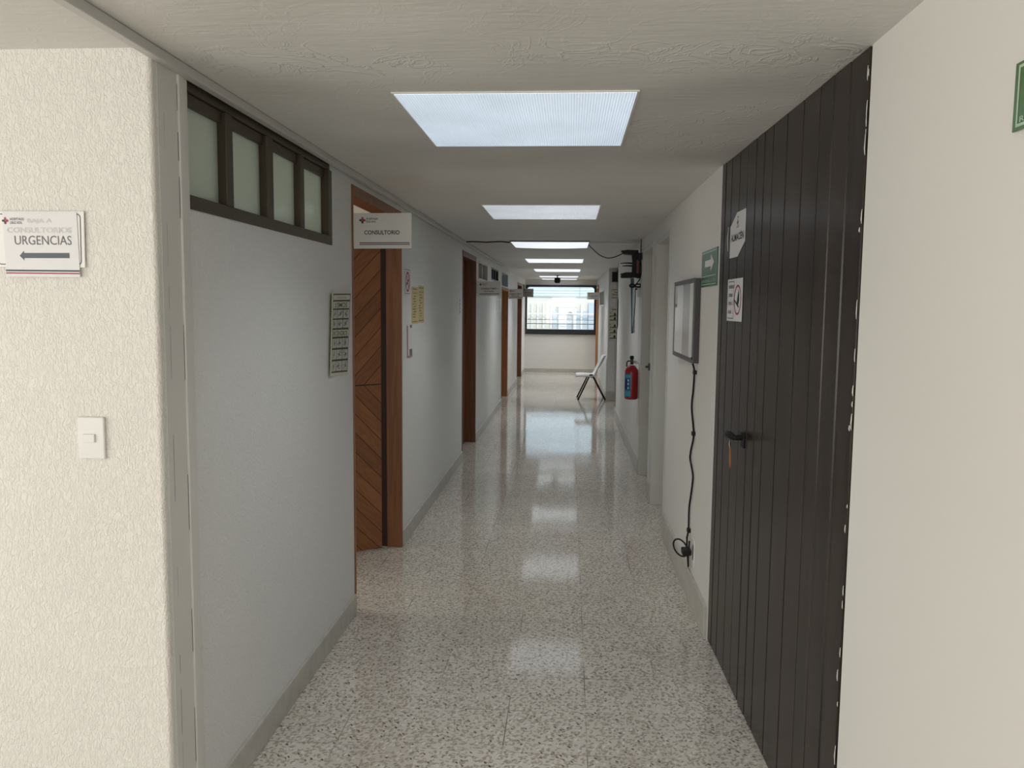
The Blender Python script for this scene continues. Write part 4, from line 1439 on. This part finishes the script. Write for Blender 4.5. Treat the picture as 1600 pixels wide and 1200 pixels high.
t = thing('wall_outlet', 'cream outlet plate low on the right wall behind the plugged cable', 'outlet', (XR, 4.31, 0.29))
MB().box(XR - 0.008, XR - 0.0005, 4.275, 4.350, 0.225, 0.375, M_BOARD).build('outlet_plate', t, bevel=0.003)
MB().box(XR - 0.0095, XR - 0.008, 4.30, 4.325, 0.26, 0.34, M_BOXDARK).build('socket', t)

# evacuation sign
def evac_sign(y0, y1, z0, z1, label, x, mgreen, full=True):
    t = thing('evacuation_sign', label, 'sign', (x, (y0 + y1) / 2, z0), 'green evacuation signs')
    sh = wall_sheet_right(y0, y1, z0, z1, 0.001, 0.005, x)
    mb = MB(); sh.body(mb, mgreen); b_ = mb.build('sign_panel', t, bevel=0.001)
    mb = MB()
    sh.frame(mb, 0.035, 0.965, 0.05, 0.95, 0.005, M_GLINE)
    if full:
        sh.rect(mb, 0.04, 0.96, 0.70, 0.725, M_GLINE)
    mb.build('border_line', b_)
    mb = MB()
    sh.poly(mb, [(0.24, 0.28), (0.62, 0.28), (0.62, 0.13), (0.82, 0.365), (0.62, 0.60), (0.62, 0.46), (0.24, 0.46)], M_WHITEPR)
    mb.build('arrow', b_)
    mb = MB()
    sh.text(mb, 'RUTA DE EVACUACIÓN', 0.07, 0.93, 0.785, 0.89, M_GLINE, bold=0.01)
    mb.build('lettering', b_)
evac_sign(3.885, 4.33, 1.705, 1.885, 'green evacuation route sign with a white arrow beside the dark plank door', XR, M_GREEN)
evac_sign(1.12, 1.447, 1.895, 2.006, 'green sign on the white wall at the top right edge of the photo', 0.735, M_GREENLT, False)

# papers on the plank door
t = thing('almacen_sign', 'white ALMACÉN sheet with folded corners on the dark plank door', 'sign', tuple(PP(3.52, 0.005, 1.82)))
sh = panel_sheet(3.655, 3.382, 1.815, 2.0)
mb = MB()
sh.body(mb, M_PAPER, outline=[(0.0, 0.27), (0.12, 0.20), (0.44, 0.0), (1.0, 0.0), (1.0, 0.70), (0.55, 1.0), (0.0, 1.0)])
b_ = mb.build('sheet', t)
tpart(b_, sh, 'ALMACÉN', 0.08, 0.93, 0.43, 0.63, M_INK, bold=0.02)
tpart(b_, sh, 'CRUZ', 0.42, 0.60, 0.31, 0.35, M_GREYINK, bold=0.01)
mb = MB()
emblem(sh, mb, 0.51, 0.23, 0.014)
sh.poly(mb, [(0.47, 0.13), (0.51, 0.07), (0.56, 0.13)], M_GREYINK)
mb.build('emblem', b_)
MB().tube([PP(3.70, 0.004, 1.955), PP(3.70, 0.007, 1.90), PP(3.70, 0.004, 1.85)], 0.002, M_TRUNK).build('tape', t)

t = thing('prohibition_sign', 'white no-flames notice with a red crossed circle below the ALMACÉN sheet', 'sign', tuple(PP(3.53, 0.005, 1.545)))
sh = panel_sheet(3.668, 3.392, 1.545, 1.724)
mb = MB(); sh.body(mb, M_PAPER); b_ = mb.build('sheet', t)
mb = MB()
sh.rect(mb, 0.06, 0.46, 0.055, 0.072, M_INK)
sh.rect(mb, 0.06, 0.46, 0.925, 0.942, M_INK)
sh.rect(mb, 0.445, 0.46, 0.06, 0.94, M_INK)
mb.build('border_line', b_)
for k, (s, u1) in enumerate((('PROHIBIDO', 0.43), ('GENERAR', 0.38), ('CHISPA O', 0.37), ('FLAMA', 0.32))):
    tpart(b_, sh, s, 0.09, u1, 0.14 + 0.20 * k, 0.225 + 0.20 * k, M_GREYINK, bold=0.015)
mb = MB()
sh.poly(mb, [(0.66, 0.56), (0.72, 0.40), (0.78, 0.24), (0.80, 0.36), (0.82, 0.50), (0.76, 0.62), (0.70, 0.63)], M_INK, 0.0008)
sh.line(mb, 0.50, 0.50, 0.80, 0.67, 0.008, M_INK, 0.0010)
sh.ring(mb, 0.715, 0.5, 0.063, 0.008, M_RED, 0.0012)
mb.build('symbol', b_)

# ------------------------------------------------------------------ fire extinguisher
cx, cy = XR - 0.070, 8.04
t = thing('fire_extinguisher', 'red fire extinguisher with a blue label hanging on the right wall', 'fire extinguisher', (cx, cy, 0.70))
prof = [(0.050, 0.0), (0.062, 0.006), (0.065, 0.02), (0.065, 0.265), (0.062, 0.285), (0.053, 0.305), (0.038, 0.322), (0.024, 0.332), (0.020, 0.345)]
cyl = MB().lathe((cx, cy, 0.70), prof, M_EXT, 32).build('cylinder', t)
lb = MB()
def cyl_patch(mbx, t0, t1, z0, z1, r, m, n=8):
    vs, fs = [], []
    for k in range(n + 1):
        q = t0 + (t1 - t0) * k / n
        for z in (z0, z1):
            vs.append((cx + r * math.cos(q), cy + r * math.sin(q), z))
    for k in range(n):
        fs.append((2 * k, 2 * k + 2, 2 * k + 3, 2 * k + 1))
    mbx.add(vs, fs, m, True)
A0, A1 = math.radians(150), math.radians(262)
cyl_patch(lb, A0, A1, 0.725, 0.955, 0.0655, M_LBLUE, 14)
cyl_patch(lb, math.radians(205), math.radians(258), 0.735, 0.785, 0.0660, M_LCYAN)
cyl_patch(lb, math.radians(210), math.radians(258), 0.915, 0.945, 0.0660, M_LCYAN)
cyl_patch(lb, math.radians(195), math.radians(225), 0.80, 0.90, 0.0660, M_LNAVY)
for z in (0.805, 0.845, 0.88):
    cyl_patch(lb, math.radians(232), math.radians(244), z, z + 0.018, 0.0661, M_WHITEPR, 4)
lb.build('label', t)
vb = MB()
vb.tube([(cx, cy, 1.04), (cx, cy, 1.105)], 0.015, M_BOXDARK)
vb.lathe((cx, cy, 1.095), [(0.018, 0), (0.020, 0.01), (0.020, 0.028), (0.014, 0.032)], M_BLACK, 16)
vb.build('valve', t)
MB().tube([(cx + 0.005, cy, 1.062), (cx + 0.04, cy - 0.01, 1.057), (cx + 0.066, cy - 0.015, 1.050)], 0.006, M_CHROME).tube([(cx + 0.005, cy, 1.076), (cx + 0.05, cy - 0.01, 1.072)], 0.005, M_CHROME).build('lever', t)
MB().tube(smooth_pts([(cx - 0.008, cy - 0.005, 1.072), (cx - 0.035, cy - 0.012, 1.076), (cx - 0.048, cy - 0.02, 1.062), (cx - 0.050, cy - 0.02, 1.02)]), 0.007, M_BOXDARK).build('hose', t)
MB().box(XR - 0.03, XR - 0.0005, cy - 0.02, cy + 0.02, 1.00, 1.05, M_CHROME).box(XR - 0.09, XR - 0.03, cy - 0.024, cy + 0.024, 1.035, 1.041, M_CHROME).build('wall_hook', t)

# ------------------------------------------------------------------ black E-shaped wall bracket with cord and blue strip below
by = 8.16
t = thing('wall_bracket', 'black E-shaped bracket unit with red trim high on the right wall', 'bracket', (XR, by, 1.88))
def slab(mbx, pts, m, y=by, w=0.10):
    mbx.prism([(x, y - w / 2, z) for x, z in pts], (0, w, 0), m)
mb = MB(); slab(mb, [(0.600, 1.90), (0.672, 1.88), (XR - 0.0006, 1.89), (XR - 0.0006, 2.12), (0.658, 2.135), (0.598, 2.125), (0.606, 2.03)], M_BLACK, w=0.07); mb.build('body', t, bevel=0.006)
mb = MB(); slab(mb, [(0.490, 2.150), (0.503, 2.136), (0.508, 2.122), (0.56, 2.110), (0.60, 2.112), (0.66, 2.12), (0.66, 2.155), (0.56, 2.158)], M_BLACK); up_ = mb.build('upper_arm', t, bevel=0.006)
mb = MB(); slab(mb, [(0.52, 2.112), (0.60, 2.106), (0.60, 2.112), (0.52, 2.118)], M_DKRED, w=0.104); mb.build('red_trim', up_)
mb = MB(); slab(mb, [(0.489, 1.925), (0.502, 1.910), (0.492, 1.902), (0.500, 1.884), (0.62, 1.888), (0.665, 1.90), (0.665, 1.925), (0.60, 1.942), (0.54, 1.940)], M_BLACK); mb.build('lower_arm', t, bevel=0.006)
for z, xa in ((2.032, 0.487), (2.006, 0.508)):
    MB().tube([(0.612, by, z - 0.002), (0.55, by, z), (xa, by, z - 0.004)], 0.006, M_BLACK, radii=[0.008, 0.006, 0.003]).build('prong', t)
MB().box(0.645, 0.668, by - 0.05, by - 0.036, 1.93, 2.06, M_DKRED).build('red_trim', t)

t = thing('junction_box', 'small black box on the wall behind the bracket', 'box', (XR, 7.98, 2.06))
MB().box(XR - 0.030, XR - 0.0005, 7.95, 8.02, 2.055, 2.118, M_BLACK).build('case', t, bevel=0.003)
MB().tube([(XR - 0.012, 7.985, 2.118), (XR - 0.012, 7.985, 2.20), (XR - 0.008, 8.02, H - 0.002)], 0.005, M_BOXDARK).build('feed_cable', t)
t = thing('cord', 'black cord tied in a bow below the wall bracket', 'cord', (XR - 0.03, 8.05, 1.80))
bow = smooth_pts([(XR - 0.012, 7.985, 2.056), (XR - 0.006, 7.99, 1.98), (XR - 0.006, 8.0, 1.92), (XR - 0.015, 8.02, 1.87), (XR - 0.045, 8.04, 1.825),
                  (XR - 0.065, 8.05, 1.808)])
loop1 = [(XR - 0.082 + 0.024 * math.cos(q) , 8.05, 1.808 + 0.015 * math.sin(q)) for q in [2 * math.pi * k / 16 for k in range(17)]]
loop2 = [(XR - 0.026 - 0.028 * math.cos(q) , 8.05, 1.810 + 0.015 * math.sin(q)) for q in [2 * math.pi * k / 16 for k in range(17)]]
MB().tube(bow, 0.005, M_BLACK).tube(loop1, 0.008, M_BLACK).tube(loop2, 0.008, M_BLACK).build('cord_bow', t)
MB().tube(smooth_pts([(XR - 0.052, 8.05, 1.805), (XR - 0.050, 8.05, 1.77), (XR - 0.052, 8.055, 1.60), (XR - 0.060, 8.06, 1.42), (XR - 0.058, 8.06, 1.40)]), 0.004, M_BLACK).build('cord_tail', t)
MB().box(XR - 0.046, XR - 0.034, 8.04, 8.06, 1.768, 1.784, M_BLACK).build('cord_plug', t)
t = thing('hanging_strip', 'long narrow slate-blue plastic strip hanging from the wall bracket', 'strip', (XR - 0.07, 8.16, 1.34))
mb = MB(); mb.prism([(0.593, 8.165, 1.884), (0.628, 8.165, 1.884), (0.632, 8.165, 1.345), (0.612, 8.165, 1.340)], (0, 0.012, 0), M_BLUEPL); mb.build('strip_body', t)
mb = MB(); mb.prism([(0.616, 8.155, 1.80), (0.632, 8.155, 1.80), (0.646, 8.155, 1.345), (0.630, 8.155, 1.345), (0.618, 8.155, 1.45)], (0, 0.008, 0), M_PALEBL); mb.build('pale_edge', t)
mb = MB()
for k in range(5):
    mb.box(0.618 + 0.004 * (k % 2), 0.636, 8.15, 8.156, 1.345 + 0.013 * k, 1.351 + 0.013 * k, M_BOXDARK)
mb.build('printed_foot', t)
t = tag(MB().box(XR - 0.028, XR - 0.0005, 8.12, 8.14, 1.70, 1.81, M_MINT).build('wall_plate', origin=(XR, 8.13, 1.7), bevel=0.003), 'small pale mint plate on the wall behind the tied cord', 'plate')

# curled sheet at the near corner of the recess
t = thing('notice_sheet', 'white sheet curling off the right wall at the recess corner', 'notice', (XR, 11.75, 1.29))
sh = Sheet((XR - 0.001, 11.90, 1.735), (XR - 0.001, 11.62, 1.735), (XR - 0.001, 11.62, 1.30), (XR - 0.001, 11.90, 1.30), 0.001, curl=lambda u, v: 0.020 * u * u)
mb = MB(); sh.body(mb, M_BOARD, 6, 2); mb.build('sheet', t)

# recess face: black speaker box and two notices
t = thing('speaker', 'black box speaker high on the recess face at right', 'speaker', (0.75, 13.98, 2.02))
MB().box(0.702, 0.79, 13.90, 13.999, 2.02, 2.19, M_BOXDARK).build('case', t, bevel=0.003)
MB().box(0.709, 0.783, 13.896, 13.901, 2.03, 2.18, M_BLACK).build('grille', t)
MB().box(0.791, 0.803, 13.88, 13.999, 2.02, 2.225, M_BLACK).build('mounting_arm', t)
t = thing('notice_sheet', 'upper printed notice on the recess face under the black speaker', 'notice', (0.78, 14, 1.74))
sh = front_sheet(0.690, 0.92, 1.735, 1.915, 13.999, 0.001)
mb = MB(); sh.body(mb, M_CREAM); b_ = mb.build('sheet', t)
mb = MB()
for v, u0, u1 in ((0.10, 0.1, 0.5), (0.34, 0.25, 0.6), (0.56, 0.1, 0.7), (0.84, 0.08, 0.85)):
    sh.rect(mb, u0, u1, v, v + 0.07, M_GREYINK)
mb.build('print', b_)
t = thing('notice_sheet', 'tall notice with rows of black icons on the recess face', 'notice', (0.78, 14, 1.05))
sh = front_sheet(0.672, 0.90, 1.03, 1.60, 13.999, 0.001)
mb = MB(); sh.body(mb, M_CREAM); b_ = mb.build('sheet', t)
mb = MB()
sh.rect(mb, 0.18, 0.6, 0.06, 0.085, M_GREYINK)
for v in (0.22, 0.34, 0.56, 0.72, 0.88):
    sh.rect(mb, 0.05, 0.62, v + 0.035, v + 0.058, M_INK)
    sh.rect(mb, 0.04, 0.13, v - 0.06, v - 0.035, M_GREYINK)
    sh.poly(mb, [(0.33, v + 0.03), (0.36, v - 0.03), (0.42, v - 0.055), (0.47, v - 0.03), (0.50, v + 0.03)], M_INK)
    sh.rect(mb, 0.6, 0.95, v - 0.02, v + 0.02, M_GREYINK)
mb.build('icons', b_)

# ------------------------------------------------------------------ chair
t = thing('plastic_chair', 'white plastic shell chair on black splayed legs near the end window', 'chair', (0.39, 14.27, 0))
CHAIR = t
ya, yb = 14.05, 14.46
prof = [(0.118, 0.438), (0.135, 0.446), (0.20, 0.452), (0.30, 0.448), (0.38, 0.444), (0.425, 0.452), (0.45, 0.49), (0.485, 0.565), (0.52, 0.645), (0.560, 0.725), (0.574, 0.758), (0.586, 0.766)]
mb = MB()
n = len(prof); th = 0.016
K = 8
vs, fs = [], []
def shell_pt(i, j, side):
    x, z = prof[i]
    a = prof[max(i - 1, 0)]; b = prof[min(i + 1, n - 1)]
    dx, dz = b[0] - a[0], b[1] - a[1]
    L_ = math.hypot(dx, dz)
    nx, nz = dz / L_, -dx / L_          # outward (down / back)
    u = j / K * 2 - 1
    tap = 1.0
    if i <= 1:
        tap = 0.86 + 0.07 * i
    if i >= n - 3:
        tap = 1 - 0.06 * (i - (n - 4))
    lip = (0.042 if i < 6 else 0.012) * abs(u) ** 6
    bulge = 0.050 * (1 - u * u) * max(0.0, min(1.0, (i - 5) / 3))
    yy = (ya + yb) / 2 + u * (yb - ya) / 2 * tap
    off = th if side else 0
    return (x + nx * off + bulge, yy, z + nz * off - lip * 0.8)
for side in (0, 1):
    for i in range(n):
        for j in range(K + 1):
            vs.append(shell_pt(i, j, side))
N = n * (K + 1)
ix = lambda s, i, j: s * N + i * (K + 1) + j
for i in range(n - 1):
    for j in range(K):
        fs.append((ix(0, i, j), ix(0, i + 1, j), ix(0, i + 1, j + 1), ix(0, i, j + 1)))
        fs.append((ix(1, i, j), ix(1, i, j + 1), ix(1, i + 1, j + 1), ix(1, i + 1, j)))
for i in range(n - 1):
    for j in (0, K):
        fs.append((ix(0, i, j), ix(1, i, j), ix(1, i + 1, j), ix(0, i + 1, j)))
for j in range(K):
    for i in (0, n - 1):
        fs.append((ix(0, i, j), ix(0, i, j + 1), ix(1, i, j + 1), ix(1, i, j)))
# seat and backrest as two meshes
def sub(face_rows):
    out = MB()
    keep = []
    for f in fs:
        rows = [((q % N) // (K + 1)) for q in f]
        if min(rows) >= face_rows[0] and max(rows) <= face_rows[1]:
            keep.append(f)
    out.add(vs, keep, M_CHAIR, True)
    used = sorted({q for f in out.f for q in f})
    mp = {q: i for i, q in enumerate(used)}
    out.v = [out.v[q] for q in used]
    out.f = [[mp[q] for q in f] for f in out.f]
    return out
sub((0, 6)).build('seat', t)
bk = sub((6, n - 1)).build('backrest', t)
for yy, dy in ((14.075, -0.02), (14.435, 0.02)):
    MB().tube([(0.355, yy, 0.420), (0.165, yy + dy, 0.012)], 0.0135, M_BLACKM, 10).build('leg', t)
    MB().tube([(0.41, yy, 0.420), (0.625, yy + dy, 0.012)], 0.0135, M_BLACKM, 10).build('leg', t)
    MB().tube(smooth_pts([(0.352, yy, 0.412), (0.362, yy, 0.427), (0.383, yy, 0.433), (0.403, yy, 0.427), (0.413, yy, 0.412)]), 0.012, M_BLACKM, 10).build('leg_yoke', t)
    MB().tube([(0.383, yy, 0.42), (0.384, yy, 0.375)], 0.012, M_CHAIR).build('stacking_lug', t)
    for xx in (0.165, 0.625):
        MB().lathe((xx, yy + dy, 0.0), [(0.016, 0), (0.016, 0.014), (0.011, 0.018)], M_BLACK, 12).build('foot_cap', t)

CHAIR.rotation_euler.z = math.radians(2)

# ------------------------------------------------------------------ outside, beyond the end window
FY = 30.0
b = thing('building', 'pale building across the street seen through the end window', 'building', (0, FY, -3.2))
MB().box(-9, 9, FY, FY + 5, -3.2, 1.95, M_FACADE).build('wall', b)
mb = MB()
mb.box(-9, 9, FY - 0.05, FY + 5, 1.95, 4.2, M_FACBLUE)
for k in range(22):
    z = 1.98 + 0.1 * k
    mb.box(-9, 9, FY - 0.075, FY - 0.05, z, z + 0.05, M_FACBLUE)
mb.build('cladding', b)
MB().box(0.345, 0.37, FY - 0.10, FY - 0.076, 1.95, 4.2, M_FACBLUE2).build('downpipe', b)
for xa, xb in ((-1.62, -1.52), (-1.19, -1.13), (-0.98, -0.92), (-0.70, -0.64), (0.40, 0.46), (-1.40, -1.36)):
    MB().box(xa, xb, FY - 0.10, FY, -3.2, 1.72, M_FACWHITE).build('pilaster', b)
MB().box(-0.62, 0.66, FY - 0.03, FY, -3.2, 1.45, M_FACBLUE2).build('shutter', b)
MB().box(0.68, 1.4, FY - 0.12, FY, -3.2, 1.75, M_FACBLUE2).build('pillar', b)
# white door surround with an arched opening
mb = MB()
mb.box(-0.40, -0.10, FY - 0.20, FY, -3.2, 1.70, M_FACWHITE)
mb.box(0.14, 0.24, FY - 0.20, FY, -3.2, 1.70, M_FACWHITE)
mb.box(-0.46, 0.26, FY - 0.24, FY, 1.58, 1.74, M_FACWHITE)
arc = [(-0.10, FY - 0.20, 1.58), (-0.10, FY - 0.20, 1.30)]
for k in range(9):
    q = math.pi - math.pi * k / 8
    arc.append((0.02 + 0.12 * math.cos(q), FY - 0.20, 1.30 + 0.12 * math.sin(q)))
arc += [(0.14, FY - 0.20, 1.58)]
mb.prism(arc, (0, 0.18, 0), M_FACWHITE)
mb.build('door_surround', b)
MB().box(-1.7, 1.5, FY - 0.27, FY - 0.24, 1.325, 1.36, M_FACWHITE).build('rail', b)
for z, r in ((0.975, 0.013), (1.12, 0.008)):  # street power lines; end standoffs are added to fix them to the building
    pts = [(-8.9 + 17.8 * k / 12, FY - 0.33, z + 0.05 * ((k - 6) / 6) ** 2) for k in range(13)]
    mb = MB().tube(pts, r, M_BOXDARK)
    for k in (0, 12):
        mb.tube([pts[k], (pts[k][0], FY, pts[k][2])], 0.02, M_BOXDARK)
    mb.build('power_line', b)
struct(MB().box(-30, 30, 20.25, 60, -3.4, -3.2, M_ASPHALT).build('ground'))
for o in bpy.data.objects:
    if '_w' in o:
        del o['_w']
